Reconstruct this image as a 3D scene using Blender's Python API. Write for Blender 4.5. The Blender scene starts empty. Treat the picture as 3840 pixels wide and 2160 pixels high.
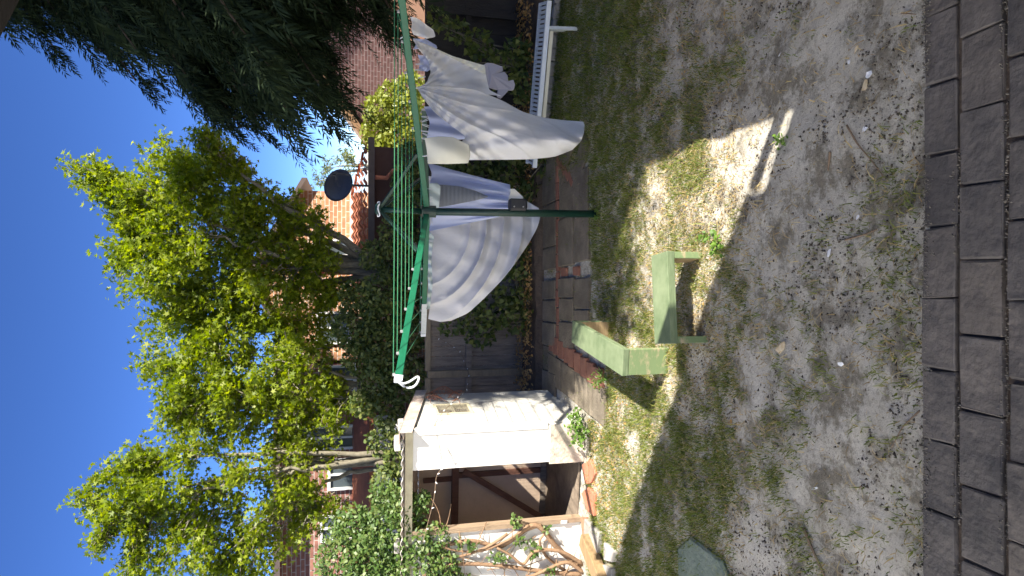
import bpy, math, random
import numpy as np
from mathutils import Vector, Matrix
random.seed(7); RNG = np.random.default_rng(11)
R = math.radians
S = bpy.context.scene
COL = S.collection

# ---------------------------------------------------------------- camera geometry (measured from the photo)
F_PX, PITCH, CAM_H = 2400.0, R(13.6), 2.6
cp, sp = math.cos(PITCH), math.sin(PITCH)
def _ray(u, v):
    x = (u-1080)/F_PX; q = (1920-v)/F_PX
    return x, cp+q*sp, -sp+q*cp
def G(u, v, z=0.0):
    d = _ray(u, v); t = (z-CAM_H)/d[2]
    return (d[0]*t, d[1]*t, z)
def P(u, v, y):
    d = _ray(u, v); t = y/d[1]
    return (d[0]*t, y, CAM_H+d[2]*t)

# ---------------------------------------------------------------- object helpers
def tag(o, label=None, cat=None, group=None, kind=None):
    if label: o['label'] = label
    if cat: o['category'] = cat
    if group: o['group'] = group
    if kind: o['kind'] = kind
    return o
def thing(name, loc, label, cat, group=None):
    o = bpy.data.objects.new(name, None); COL.objects.link(o)
    o.location = loc; o.empty_display_size = .2
    return tag(o, label, cat, group)
def finish(me, name, m, parent, org, smooth, V):
    if parent is not None:
        g = Vector((0, 0, 0)); q = parent
        while q is not None: g += q.location; q = q.parent
        o_org = np.array(g)
    elif org is not None: o_org = np.array(org, float)
    else: o_org = np.array([(V[:,0].min()+V[:,0].max())/2, (V[:,1].min()+V[:,1].max())/2, V[:,2].min()])
    me.vertices.foreach_set('co', (V-o_org).astype(np.float32).ravel())
    me.update()
    if smooth: me.polygons.foreach_set('use_smooth', [True]*len(me.polygons))
    o = bpy.data.objects.new(name, me); COL.objects.link(o)
    if parent is not None: o.parent = parent
    else: o.location = o_org
    if m: me.materials.append(m)
    return o
def mk(name, verts, faces, m, parent=None, org=None, smooth=False):
    me = bpy.data.meshes.new(name); me.from_pydata([tuple(v) for v in verts], [], faces)
    return finish(me, name, m, parent, org, smooth, np.array(verts, float))
def mk_np(name, V, K, m, parent=None, org=None, smooth=False, idx=None):
    """V: (N*K,3) consecutive polygons of K corners, or shared verts with idx (M,K)."""
    V = np.asarray(V, float)
    if idx is None: idx = np.arange(len(V)).reshape(-1, K)
    M = len(idx)
    me = bpy.data.meshes.new(name)
    me.vertices.add(len(V)); me.loops.add(M*K); me.polygons.add(M)
    me.loops.foreach_set('vertex_index', idx.astype(np.int32).ravel())
    me.polygons.foreach_set('loop_start', np.arange(0, M*K, K, dtype=np.int32))
    me.polygons.foreach_set('loop_total', np.full(M, K, dtype=np.int32))
    o = finish(me, name, m, parent, org, smooth, V)
    me.validate(); me.update()
    return o

class MB:
    def __init__(s): s.v = []; s.f = []
    def add(s, vs, fs):
        b = len(s.v); s.v += [tuple(v) for v in vs]; s.f += [tuple(i+b for i in f) for f in fs]
        return s
    def box(s, x0, x1, y0, y1, z0, z1, fr=None):
        vs = [(x0,y0,z0),(x1,y0,z0),(x1,y1,z0),(x0,y1,z0),(x0,y0,z1),(x1,y0,z1),(x1,y1,z1),(x0,y1,z1)]
        if fr: vs = [fr(v) for v in vs]
        return s.add(vs, [(3,2,1,0),(4,5,6,7),(0,1,5,4),(1,2,6,5),(2,3,7,6),(3,0,4,7)])
    def cbox(s, x0, x1, y0, y1, z0, z1, c=.006, fr=None, jit=0.0):
        """box with chamfered top and vertical edges"""
        def ring(i, z):
            return [(x0+i+c,y0+i,z),(x1-i-c,y0+i,z),(x1-i,y0+i+c,z),(x1-i,y1-i-c,z),(x1-i-c,y1-i,z),(x0+i+c,y1-i,z),(x0+i,y1-i-c,z),(x0+i,y0+i+c,z)]
        vs = ring(c, z0)+ring(0, z0+c)+ring(0, z1-c)+ring(c, z1)
        if jit: vs = [(a+random.uniform(-jit,jit), b+random.uniform(-jit,jit), d+random.uniform(-jit,jit)*.5) for a,b,d in vs]
        if fr: vs = [fr(v) for v in vs]
        fs = [tuple(range(7,-1,-1)), tuple(range(24,32))]
        for r in range(3):
            for i in range(8):
                j = (i+1) % 8; fs.append((r*8+i, r*8+j, r*8+8+j, r*8+8+i))
        return s.add(vs, fs)
    def bar(s, a, b, w, h=None, up=(0,0,1)):
        """rectangular bar from a to b"""
        h = h or w; a = Vector(a); b = Vector(b); d = (b-a).normalized(); u = Vector(up)
        if abs(d.dot(u)) > .98: u = Vector((1,0,0))
        r = d.cross(u).normalized()*w/2; t = r.cross(d).normalized()*h/2
        vs = [a-r-t, a+r-t, a+r+t, a-r+t, b-r-t, b+r-t, b+r+t, b-r+t]
        return s.add(vs, [(3,2,1,0),(4,5,6,7),(0,1,5,4),(1,2,6,5),(2,3,7,6),(3,0,4,7)])
    def tube(s, pts, rad, n=6, cap=True):
        pts = [Vector(p) for p in pts]
        if not hasattr(rad, '__len__'): rad = [rad]*len(pts)
        ref = Vector((.31,.22,.92)); base = len(s.v)
        for i, p in enumerate(pts):
            d = (pts[min(i+1,len(pts)-1)]-pts[max(i-1,0)])
            d = d.normalized() if d.length > 1e-9 else Vector((0,0,1))
            a = d.cross(ref)
            if a.length < .05: a = d.cross(Vector((1,0,0)))
            a.normalize(); b = d.cross(a)
            for k in range(n):
                t = 2*math.pi*k/n
                s.v.append(tuple(p+(a*math.cos(t)+b*math.sin(t))*rad[i]))
        for i in range(len(pts)-1):
            for k in range(n):
                j = (k+1) % n; o = base+i*n
                s.f.append((o+k, o+j, o+n+j, o+n+k))
        if cap:
            s.f.append(tuple(base+k for k in range(n-1,-1,-1)))
            s.f.append(tuple(base+(len(pts)-1)*n+k for k in range(n)))
        return s
    def build(s, name, m, parent=None, org=None, smooth=False):
        return mk(name, s.v, s.f, m, parent, org, smooth)
def bevel(o, w=.004, seg=1):
    b = o.modifiers.new('b', 'BEVEL'); b.width = w; b.segments = seg; b.limit_method = 'ANGLE'; return o

# ---------------------------------------------------------------- materials
def mat(name, c1, c2=None, scale=5.0, rough=.8, bump=0.0, bscale=None, c3=None, stretch=None, island=False, transl=None, spec=.5, detail=6.0, bdist=.02, pos=(.3,.7), metallic=0.0):
    m = bpy.data.materials.new(name); m.use_nodes = True
    nt = m.node_tree; n = nt.nodes; L = nt.links
    b = n['Principled BSDF']; b.inputs['Roughness'].default_value = rough
    b.inputs['Specular IOR Level'].default_value = spec; b.inputs['Metallic'].default_value = metallic
    tc = n.new('ShaderNodeTexCoord'); src = tc.outputs['Object']
    if stretch:
        mp = n.new('ShaderNodeMapping'); mp.inputs['Scale'].default_value = stretch; L.new(src, mp.inputs[0]); src = mp.outputs[0]
    col = None
    if c2 is not None:
        rp = n.new('ShaderNodeValToRGB'); e = rp.color_ramp.elements
        e[0].position, e[1].position = pos
        e[0].color = (*c1, 1); e[1].color = (*c2, 1)
        if c3: k = e.new(.5*(pos[0]+pos[1])); k.color = (*c3, 1)
        if island:
            g = n.new('ShaderNodeNewGeometry'); L.new(g.outputs['Random Per Island'], rp.inputs[0])
        else:
            nz = n.new('ShaderNodeTexNoise'); nz.inputs['Scale'].default_value = scale; nz.inputs['Detail'].default_value = detail
            nz.inputs['Roughness'].default_value = .65
            L.new(src, nz.inputs['Vector']); L.new(nz.outputs['Fac'], rp.inputs[0])
        col = rp.outputs[0]; L.new(col, b.inputs['Base Color'])
    else: b.inputs['Base Color'].default_value = (*c1, 1)
    if bump:
        nb = n.new('ShaderNodeTexNoise'); nb.inputs['Scale'].default_value = bscale or scale*4; nb.inputs['Detail'].default_value = 8
        L.new(src, nb.inputs['Vector'])
        bp = n.new('ShaderNodeBump'); bp.inputs['Strength'].default_value = bump; bp.inputs['Distance'].default_value = bdist
        L.new(nb.outputs['Fac'], bp.inputs['Height']); L.new(bp.outputs[0], b.inputs['Normal'])
    if transl is not None:
        t = n.new('ShaderNodeBsdfTranslucent'); mx = n.new('ShaderNodeMixShader'); mx.inputs[0].default_value = transl
        if col is not None:
            h = n.new('ShaderNodeHueSaturation'); h.inputs['Saturation'].default_value = 1.1; h.inputs['Value'].default_value = 1.5
            L.new(col, h.inputs['Color']); L.new(h.outputs[0], t.inputs[0])
        else: t.inputs[0].default_value = (*c1, 1)
        L.new(b.outputs[0], mx.inputs[1]); L.new(t.outputs[0], mx.inputs[2])
        L.new(mx.outputs[0], n['Material Output'].inputs[0])
    return m

def brick_mat(name, ca, cb, mortar, sc=1.0, bw=.24, rh=.086, ms=.010, rot=(math.pi/2,0,0)):
    m = bpy.data.materials.new(name); m.use_nodes = True; n = m.node_tree.nodes; L = m.node_tree.links
    b = n['Principled BSDF']; b.inputs['Roughness'].default_value = .9
    tc = n.new('ShaderNodeTexCoord'); mp = n.new('ShaderNodeMapping'); mp.inputs['Rotation'].default_value = rot
    br = n.new('ShaderNodeTexBrick'); br.inputs['Scale'].default_value = sc
    br.inputs['Color1'].default_value = (*ca,1); br.inputs['Color2'].default_value = (*cb,1); br.inputs['Mortar'].default_value = (*mortar,1)
    br.inputs['Mortar Size'].default_value = ms; br.inputs['Brick Width'].default_value = bw; br.inputs['Row Height'].default_value = rh
    L.new(tc.outputs['Object'], mp.inputs[0]); L.new(mp.outputs[0], br.inputs[0])
    nz = n.new('ShaderNodeTexNoise'); nz.inputs['Scale'].default_value = 9; nz.inputs['Detail'].default_value = 5
    L.new(tc.outputs['Object'], nz.inputs['Vector'])
    mx = n.new('ShaderNodeMix'); mx.data_type = 'RGBA'; mx.blend_type = 'OVERLAY'; mx.inputs[0].default_value = .6
    L.new(br.outputs[0], mx.inputs[6]); L.new(nz.outputs['Fac'], mx.inputs[7]); L.new(mx.outputs[2], b.inputs['Base Color'])
    bp = n.new('ShaderNodeBump'); bp.inputs['Strength'].default_value = .6; bp.inputs['Distance'].default_value = .01; bp.invert = True
    L.new(br.outputs['Fac'], bp.inputs['Height']); L.new(bp.outputs[0], b.inputs['Normal'])
    return m

M = {}
M['hoist_green'] = mat('hoist_green', (.005,.100,.048), (.008,.128,.064), 30, .38, .05, 60)
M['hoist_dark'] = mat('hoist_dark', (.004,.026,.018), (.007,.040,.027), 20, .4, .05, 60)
M['black_plastic'] = mat('black_plastic', (.02,.02,.024), (.03,.03,.034), 20, .5)
M['wire'] = mat('line_wire', (.045,.21,.10), rough=.5)
M['steel'] = mat('zinc', (.35,.35,.34), (.5,.5,.48), 60, .45, metallic=.6)
M['white_plastic'] = mat('white_plastic', (.78,.8,.82), (.7,.72,.74), 30, .5)
M['white_metal'] = mat('white_metal', (.62,.66,.66), (.5,.53,.52), 18, .5)
M['white_bench'] = mat('white_bench', (.74,.80,.86), (.62,.68,.74), 12, .55)
M['bench_green'] = mat('bench_green', (.095,.138,.066), (.19,.235,.135), 4.5, .7, .5, 14, stretch=(1,1,6), bdist=.004)
M['bench_worn'] = mat('bench_green_worn', (.15,.21,.095), (.40,.31,.20), 9, .75, .5, 16, stretch=(1,1,2.2), bdist=.004, pos=(.50,.70))
M['bench_edge'] = mat('bench_raw_wood', (.30,.20,.10), (.45,.33,.18), 8, .8, .4, 30, stretch=(1,1,8))
M['white_paint'] = mat('shed_white_paint', (.74,.72,.67), (.46,.42,.35), 2.6, .75, .3, 20, pos=(.5,.80), stretch=(1,1,.5), bdist=.006)
M['shed_side'] = mat('shed_side_board', (.56,.55,.50), (.30,.29,.26), 3.0, .8, .4, 18, pos=(.42,.72), stretch=(1,1,.5), bdist=.006)
M['render_dirty'] = mat('dirty_render', (.62,.55,.46), (.30,.25,.19), 5, .9, .6, 25, pos=(.42,.72))
M['shed_inner'] = mat('shed_inner_board', (.68,.52,.39), (.54,.41,.30), 2.5, .9, .2, 14)
M['shed_floor'] = mat('shed_floor', (.25,.20,.15), (.15,.115,.085), 7, .9, .5, 30)
M['frame_wood'] = mat('shed_frame_wood', (.11,.05,.035), (.16,.075,.05), 6, .75, .3, 30, stretch=(4,4,1))
M['raw_wood'] = mat('raw_pine', (.34,.25,.165), (.24,.17,.11), 5, .8, .4, 26, stretch=(5,5,1))
M['cream_wood'] = mat('cream_fascia', (.55,.50,.34), (.42,.37,.25), 5, .75, .3, 20, pos=(.4,.7))
M['flashing'] = mat('weathered_flashing', (.42,.31,.25), (.56,.50,.45), 6, .7, .3, 30, pos=(.35,.65))
M['corrugated'] = mat('corrugated_rusty', (.40,.28,.21), (.55,.52,.49), 7, .6, .2, 30, pos=(.35,.6))
M['rust_wire'] = mat('rusty_wire', (.26,.09,.045), (.4,.17,.09), 30, .7)
M['grey_wire'] = mat('grey_wire', (.22,.20,.16), rough=.6)
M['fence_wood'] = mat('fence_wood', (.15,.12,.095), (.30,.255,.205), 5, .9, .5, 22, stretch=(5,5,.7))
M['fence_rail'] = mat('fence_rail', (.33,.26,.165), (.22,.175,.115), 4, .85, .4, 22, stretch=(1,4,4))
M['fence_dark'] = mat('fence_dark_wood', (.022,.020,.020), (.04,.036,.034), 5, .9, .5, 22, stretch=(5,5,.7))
M['sleeper'] = mat('sleeper_wood', (.22,.14,.065), (.34,.235,.12), 4, .85, .5, 24, stretch=(1,6,6))
M['terracotta'] = mat('terracotta', (.52,.20,.12), (.40,.15,.09), 6, .85, .3, 40)
M['concrete'] = mat('concrete', (.38,.36,.33), (.26,.25,.23), 8, .9, .5, 50)
M['pale_concrete'] = mat('pale_concrete', (.5,.47,.43), (.36,.34,.31), 10, .9, .5, 50)
M['slab'] = mat('path_slab', (.105,.085,.062), (.245,.205,.155), 3.5, .92, .6, 40, c3=(.16,.135,.10), pos=(.28,.72))
M['red_brick'] = mat('red_edging_brick', (.20,.085,.06), (.31,.145,.095), 6, .9, .5, 40)
M['bark'] = mat('bark', (.12,.105,.075), (.26,.235,.17), 10, .9, .5, 30, stretch=(3,3,1))
M['vine_bark'] = mat('vine_bark', (.30,.19,.11), (.20,.12,.07), 12, .85, .4, 40)
M['dark_bark'] = mat('conifer_bark', (.05,.035,.025), (.08,.06,.045), 10, .95, .5, 25)
M['maple'] = mat('maple_leaf', (.12,.175,.010), (.29,.33,.020), rough=.5, island=True, transl=.5, c3=(.19,.25,.012), pos=(0,1))
M['ivy'] = mat('ivy_leaf', (.045,.075,.016), (.20,.22,.055), rough=.55, island=True, transl=.3, c3=(.09,.13,.025), pos=(0,1))
M['vine_leaf'] = mat('vine_leaf', (.045,.095,.018), (.14,.185,.045), rough=.5, island=True, transl=.25, c3=(.085,.15,.03), pos=(0,1))
M['shrub_leaf'] = mat('shrub_leaf', (.13,.17,.02), (.27,.30,.045), rough=.45, island=True, transl=.35, pos=(0,1))
M['gum_leaf'] = mat('gum_leaf', (.10,.14,.04), (.20,.23,.08), rough=.5, island=True, transl=.3, pos=(0,1))
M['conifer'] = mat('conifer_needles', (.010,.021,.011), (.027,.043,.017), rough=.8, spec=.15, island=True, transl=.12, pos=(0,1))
M['weed'] = mat('weed_leaf', (.07,.15,.02), (.15,.25,.04), rough=.45, island=True, transl=.3, pos=(0,1))
M['grass'] = mat('grass_blade', (.085,.125,.018), (.24,.25,.055), rough=.6, island=True, transl=.35, pos=(0,1), c3=(.14,.185,.03))
M['straw'] = mat('dry_grass', (.44,.34,.13), (.56,.46,.22), rough=.7, island=True, transl=.2, pos=(0,1), c3=(.30,.21,.10))
M['litter'] = mat('fallen_leaf', (.42,.24,.07), (.30,.14,.05), rough=.7, island=True, transl=.15, pos=(0,1), c3=(.5,.34,.13))
M['crumb'] = mat('soil_crumb', (.07,.06,.048), (.30,.26,.20), rough=.95, island=True, pos=(0,1), c3=(.11,.09,.07))
M['grit'] = mat('sand_grit', (.10,.09,.075), (.30,.27,.22), rough=.95, island=True, pos=(0,1))
M['paper'] = mat('paper', (.78,.80,.84), (.7,.72,.76), 30, .7)
M['paper_old'] = mat('stained_paper', (.66,.58,.42), (.45,.33,.18), 40, .8)
M['twig'] = mat('twig', (.24,.17,.11), (.16,.11,.07), 30, .85)
M['stone'] = mat('flat_stone', (.105,.145,.115), (.17,.21,.175), 7, .85, .7, 30)
M['sheet'] = mat('white_sheet', (.80,.79,.78), (.75,.74,.735), 3, .85, .45, 9, bdist=.035, stretch=(1,1,.45), transl=.18)
M['sheet_back'] = mat('white_fitted_sheet', (.74,.73,.74), (.69,.68,.69), 3, .85, .45, 9, bdist=.035, stretch=(1,1,.45), transl=.18)
M['robe'] = mat('pale_blue_cotton', (.60,.65,.84), (.55,.60,.80), 3, .85, .45, 9, bdist=.035, stretch=(1,1,.45), transl=.18)
M['cream_cloth'] = mat('cream_cotton', (.74,.72,.60), (.66,.64,.53), 4, .85, .1, 200, bdist=.003)
M['mint_cloth'] = mat('mint_white_cotton', (.62,.70,.68), (.56,.64,.63), 6, .85)
M['grey_cloth'] = mat('grey_jersey', (.42,.40,.46), (.37,.355,.41), 6, .9)
M['tile'] = mat('roof_tile', (.42,.14,.07), (.27,.09,.05), 6, .8, .3, 30)
M['fascia'] = mat('brown_gutter', (.10,.075,.065), (.13,.10,.09), 10, .5)
M['dark_wall'] = mat('dark_brown_wall', (.075,.04,.035), (.10,.055,.045), 6, .9)
M['dish'] = mat('satellite_dish_grey', (.05,.052,.06), (.065,.067,.075), 12, .55)
M['barge'] = mat('barge_timber', (.48,.32,.17), (.38,.25,.14), 6, .7)
M['cream_render'] = mat('cream_render', (.62,.52,.42), (.54,.45,.36), 4, .85)
M['white_frame'] = mat('window_frame_white', (.78,.78,.76), (.7,.7,.68), 8, .5)
M['glass'] = mat('window_glass', (.06,.08,.09), (.10,.12,.13), 3, .12)
M['white_wall'] = mat('white_wall', (.68,.68,.68), (.6,.6,.6), 3, .8)
M['orange_brick'] = brick_mat('orange_brick', (.50,.26,.13), (.40,.19,.10), (.60,.50,.40))
M['brown_brick'] = brick_mat('brown_brick', (.24,.10,.08), (.30,.14,.10), (.42,.36,.32))
M['plum_brick'] = brick_mat('plum_brick', (.16,.085,.08), (.20,.11,.10), (.30,.24,.23))
M['house_wall'] = brick_mat('own_house_brick', (.30,.15,.10), (.25,.12,.08), (.4,.36,.32))
M['bounce_white'] = mat('bounce_white', (.82,.82,.79), (.78,.78,.75), 3, .85)  # kept pale to reflect light back into the yard
M['peach_render'] = mat('peach_render', (.50,.30,.20), (.42,.25,.17), 4, .85)
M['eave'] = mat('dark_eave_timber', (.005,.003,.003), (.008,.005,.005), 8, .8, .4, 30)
M['bed_soil'] = mat('bed_soil', (.06,.045,.035), (.12,.09,.065), 8, .95, .8, 30)

# knit panel: fine horizontal ribs
def knit_mat():
    m = mat('grey_knit', (.36,.38,.43), (.31,.33,.38), 6, .9); n = m.node_tree.nodes; L = m.node_tree.links
    w = n.new('ShaderNodeTexWave'); w.inputs['Scale'].default_value = 45; w.bands_direction = 'Z'
    tc = n.new('ShaderNodeTexCoord'); L.new(tc.outputs['Object'], w.inputs[0])
    bp = n.new('ShaderNodeBump'); bp.inputs['Strength'].default_value = .8; bp.inputs['Distance'].default_value = .01
    L.new(w.outputs['Fac'], bp.inputs['Height']); L.new(bp.outputs[0], n['Principled BSDF'].inputs['Normal']); return m
M['knit'] = knit_mat()

# brick pavers (dark, per-block tone)
def paver_mat():
    m = bpy.data.materials.new('dark_paver'); m.use_nodes = True; n = m.node_tree.nodes; L = m.node_tree.links
    b = n['Principled BSDF']; b.inputs['Roughness'].default_value = .72
    g = n.new('ShaderNodeNewGeometry'); rp = n.new('ShaderNodeValToRGB'); e = rp.color_ramp.elements
    e[0].color = (.085,.078,.076,1); e[1].color = (.125,.110,.098,1); k = e.new(.5); k.color = (.100,.092,.090,1)
    L.new(g.outputs['Random Per Island'], rp.inputs[0])
    tc = n.new('ShaderNodeTexCoord'); nz = n.new('ShaderNodeTexNoise'); nz.inputs['Scale'].default_value = 4.5; nz.inputs['Detail'].default_value = 12; nz.inputs['Roughness'].default_value = .7
    L.new(tc.outputs['Object'], nz.inputs['Vector'])
    r2 = n.new('ShaderNodeValToRGB'); r2.color_ramp.elements[0].color = (.42,.43,.46,1); r2.color_ramp.elements[1].color = (1.75,1.68,1.52,1)
    r2.color_ramp.elements[0].position = .3; r2.color_ramp.elements[1].position = .75
    L.new(nz.outputs['Fac'], r2.inputs[0])
    mx = n.new('ShaderNodeMix'); mx.data_type = 'RGBA'; mx.blend_type = 'MULTIPLY'; mx.inputs[0].default_value = 1
    L.new(rp.outputs[0], mx.inputs[6]); L.new(r2.outputs[0], mx.inputs[7])
    # pale lime stains
    n3 = n.new('ShaderNodeTexNoise'); n3.inputs['Scale'].default_value = 3.1; n3.inputs['Detail'].default_value = 10; n3.inputs['Roughness'].default_value = .75
    L.new(tc.outputs['Object'], n3.inputs['Vector'])
    r3 = n.new('ShaderNodeValToRGB'); r3.color_ramp.elements[0].position = .62; r3.color_ramp.elements[1].position = .76
    r3.color_ramp.elements[0].color = (0,0,0,1); r3.color_ramp.elements[1].color = (.5,.5,.5,1); L.new(n3.outputs['Fac'], r3.inputs[0])
    m2 = n.new('ShaderNodeMix'); m2.data_type = 'RGBA'; L.new(r3.outputs[0], m2.inputs[0]); L.new(mx.outputs[2], m2.inputs[6]); m2.inputs[7].default_value = (.22,.22,.23,1)
    L.new(m2.outputs[2], b.inputs['Base Color'])
    nb = n.new('ShaderNodeTexNoise'); nb.inputs['Scale'].default_value = 22; nb.inputs['Detail'].default_value = 10; L.new(tc.outputs['Object'], nb.inputs['Vector'])
    bp = n.new('ShaderNodeBump'); bp.inputs['Strength'].default_value = .9; bp.inputs['Distance'].default_value = .016
    L.new(nb.outputs['Fac'], bp.inputs['Height']); L.new(bp.outputs[0], b.inputs['Normal'])
    return m
M['paver'] = paver_mat()

# ground: bleached sand, darker loam patches, fine grit
def ground_mat():
    m = bpy.data.materials.new('sandy_ground'); m.use_nodes = True; n = m.node_tree.nodes; L = m.node_tree.links
    b = n['Principled BSDF']; b.inputs['Roughness'].default_value = .95; b.inputs['Specular IOR Level'].default_value = .15
    tc = n.new('ShaderNodeTexCoord'); src = tc.outputs['Object']
    def noise(sc, det=8, ro=.65, off=(0,0,0)):
        mp = n.new('ShaderNodeMapping'); mp.inputs['Location'].default_value = off; L.new(src, mp.inputs[0])
        z = n.new('ShaderNodeTexNoise'); z.inputs['Scale'].default_value = sc; z.inputs['Detail'].default_value = det; z.inputs['Roughness'].default_value = ro
        L.new(mp.outputs[0], z.inputs['Vector']); return z.outputs['Fac']
    def ramp(f, p0, p1, c0, c1):
        r = n.new('ShaderNodeValToRGB'); e = r.color_ramp.elements; e[0].position = p0; e[1].position = p1
        e[0].color = (*c0,1); e[1].color = (*c1,1); L.new(f, r.inputs[0]); return r.outputs[0]
    def mix(f, a, c, mode='MIX'):
        x = n.new('ShaderNodeMix'); x.data_type = 'RGBA'; x.blend_type = mode
        if isinstance(f, float): x.inputs[0].default_value = f
        else: L.new(f, x.inputs[0])
        L.new(a, x.inputs[6]); L.new(c, x.inputs[7]); return x.outputs[2]
    sand = ramp(noise(3.0), .3, .7, (.47,.445,.385), (.69,.66,.59))
    loam = ramp(noise(14.0, 9, .75), .3, .7, (.085,.078,.055), (.25,.215,.155))
    f1 = ramp(noise(2.6, 12, .82, (3.1,1.7,0)), .475, .57, (0,0,0), (.8,.8,.8))
    c = mix(f1, sand, loam)
    f2 = ramp(noise(38.0, 6, .8, (7,2,1)), .56, .66, (0,0,0), (.75,.75,.75))
    dark = ramp(noise(60.0), .3, .7, (.05,.042,.036), (.12,.10,.08))
    c = mix(f2, c, dark)
    f3 = ramp(noise(55.0, 4, .6, (1,9,4)), .68, .74, (0,0,0), (.8,.8,.8))
    pale = ramp(noise(20.0), .3, .7, (.5,.46,.40), (.62,.58,.52))
    c = mix(f3, c, pale)
    L.new(c, b.inputs['Base Color'])
    bp = n.new('ShaderNodeBump'); bp.inputs['Strength'].default_value = .9; bp.inputs['Distance'].default_value = .03
    L.new(noise(30.0, 10, .8), bp.inputs['Height']); L.new(bp.outputs[0], b.inputs['Normal'])
    return m
M['ground'] = ground_mat()

# ---------------------------------------------------------------- noise for geometry
def vnoise(x, y, seed=0):
    def h(ix, iy):
        a = np.sin(ix*127.1+iy*311.7+seed*74.7)*43758.5453
        return a-np.floor(a)
    ix = np.floor(x); iy = np.floor(y); fx = x-ix; fy = y-iy
    fx = fx*fx*(3-2*fx); fy = fy*fy*(3-2*fy)
    return (h(ix,iy)*(1-fx)+h(ix+1,iy)*fx)*(1-fy)+(h(ix,iy+1)*(1-fx)+h(ix+1,iy+1)*fx)*fy
def fbm(x, y, seed=0, octv=5):
    s = 0; a = .5; t = 0
    for o in range(octv):
        s = s+a*vnoise(x*2**o, y*2**o, seed+o*13); t += a; a *= .55
    return s/t
def ground_z(x, y):
    x = np.asarray(x, float); y = np.asarray(y, float)
    fade = np.clip((y-2.35)/.25, 0, 1)*np.clip((8.6-y)/.8, 0, 1)*np.clip((6-np.abs(x))/1.0, 0, 1)
    return ((fbm(x*.9, y*.9, 3)-.5)*.07+(fbm(x*6, y*6, 9)-.5)*.030+(fbm(x*24, y*24, 21, 3)-.5)*.012)*fade

# ================================================================ SETTING
def build_ground():
    xs = np.concatenate([[-150,-60,-20,-10], np.linspace(-6,6,361), [10,20,60,150]])
    ys = np.concatenate([[-60,-20,-5,0], np.linspace(1.5,9.5,261), [14,25,60,200]])
    X, Y = np.meshgrid(xs, ys); Z = ground_z(X, Y)
    V = np.stack([X,Y,Z], -1).reshape(-1,3); nx = len(xs); ny = len(ys)
    i = (np.arange(ny-1)[:,None]*nx+np.arange(nx-1)[None,:]).ravel()
    idx = np.stack([i, i+1, i+nx+1, i+nx], -1)
    o = mk_np('ground', V, 4, M['ground'], org=(0,0,0), smooth=True, idx=idx)
    tag(o, kind='structure')
build_ground()

def build_paving():
    mb = MB(); spx = .326
    rows = [(2.290,2.46,-.045),(2.077,2.272,.117),(1.872,2.060,-.05),(1.667,1.856,.117),(1.462,1.651,-.05),(1.257,1.446,.117),(1.05,1.24,-.05)]
    for (y0, y1, off) in rows:
        for k in range(-8, 9):
            x0 = off+k*spx
            g = .004+random.random()*.003
            dz = random.uniform(-.006,.006); y1_ = y1-random.uniform(0,.006)
            sk, tl = random.uniform(-.008,.008), random.uniform(-.02,.02); mb.cbox(x0+g, x0+spx-g, y0, y1_, -.08, .028+dz, .005, jit=.004, fr=lambda v, x0=x0, y0=y0, sk=sk, tl=tl: (v[0]+sk*(v[1]-y0)/.18, v[1]+sk*.4*(v[0]-x0)/.32, v[2]+tl*(v[0]-x0-.16)*.4))
    o = mb.build('brick_paving', M['paver'], org=(0,0,0)); tag(o, kind='structure')
    b = MB().box(-4,4,.2,2.44,-.1,.006).build('paving_bed', M['bed_soil'], org=(0,0,0)); tag(b, kind='structure')
build_paving()

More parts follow.
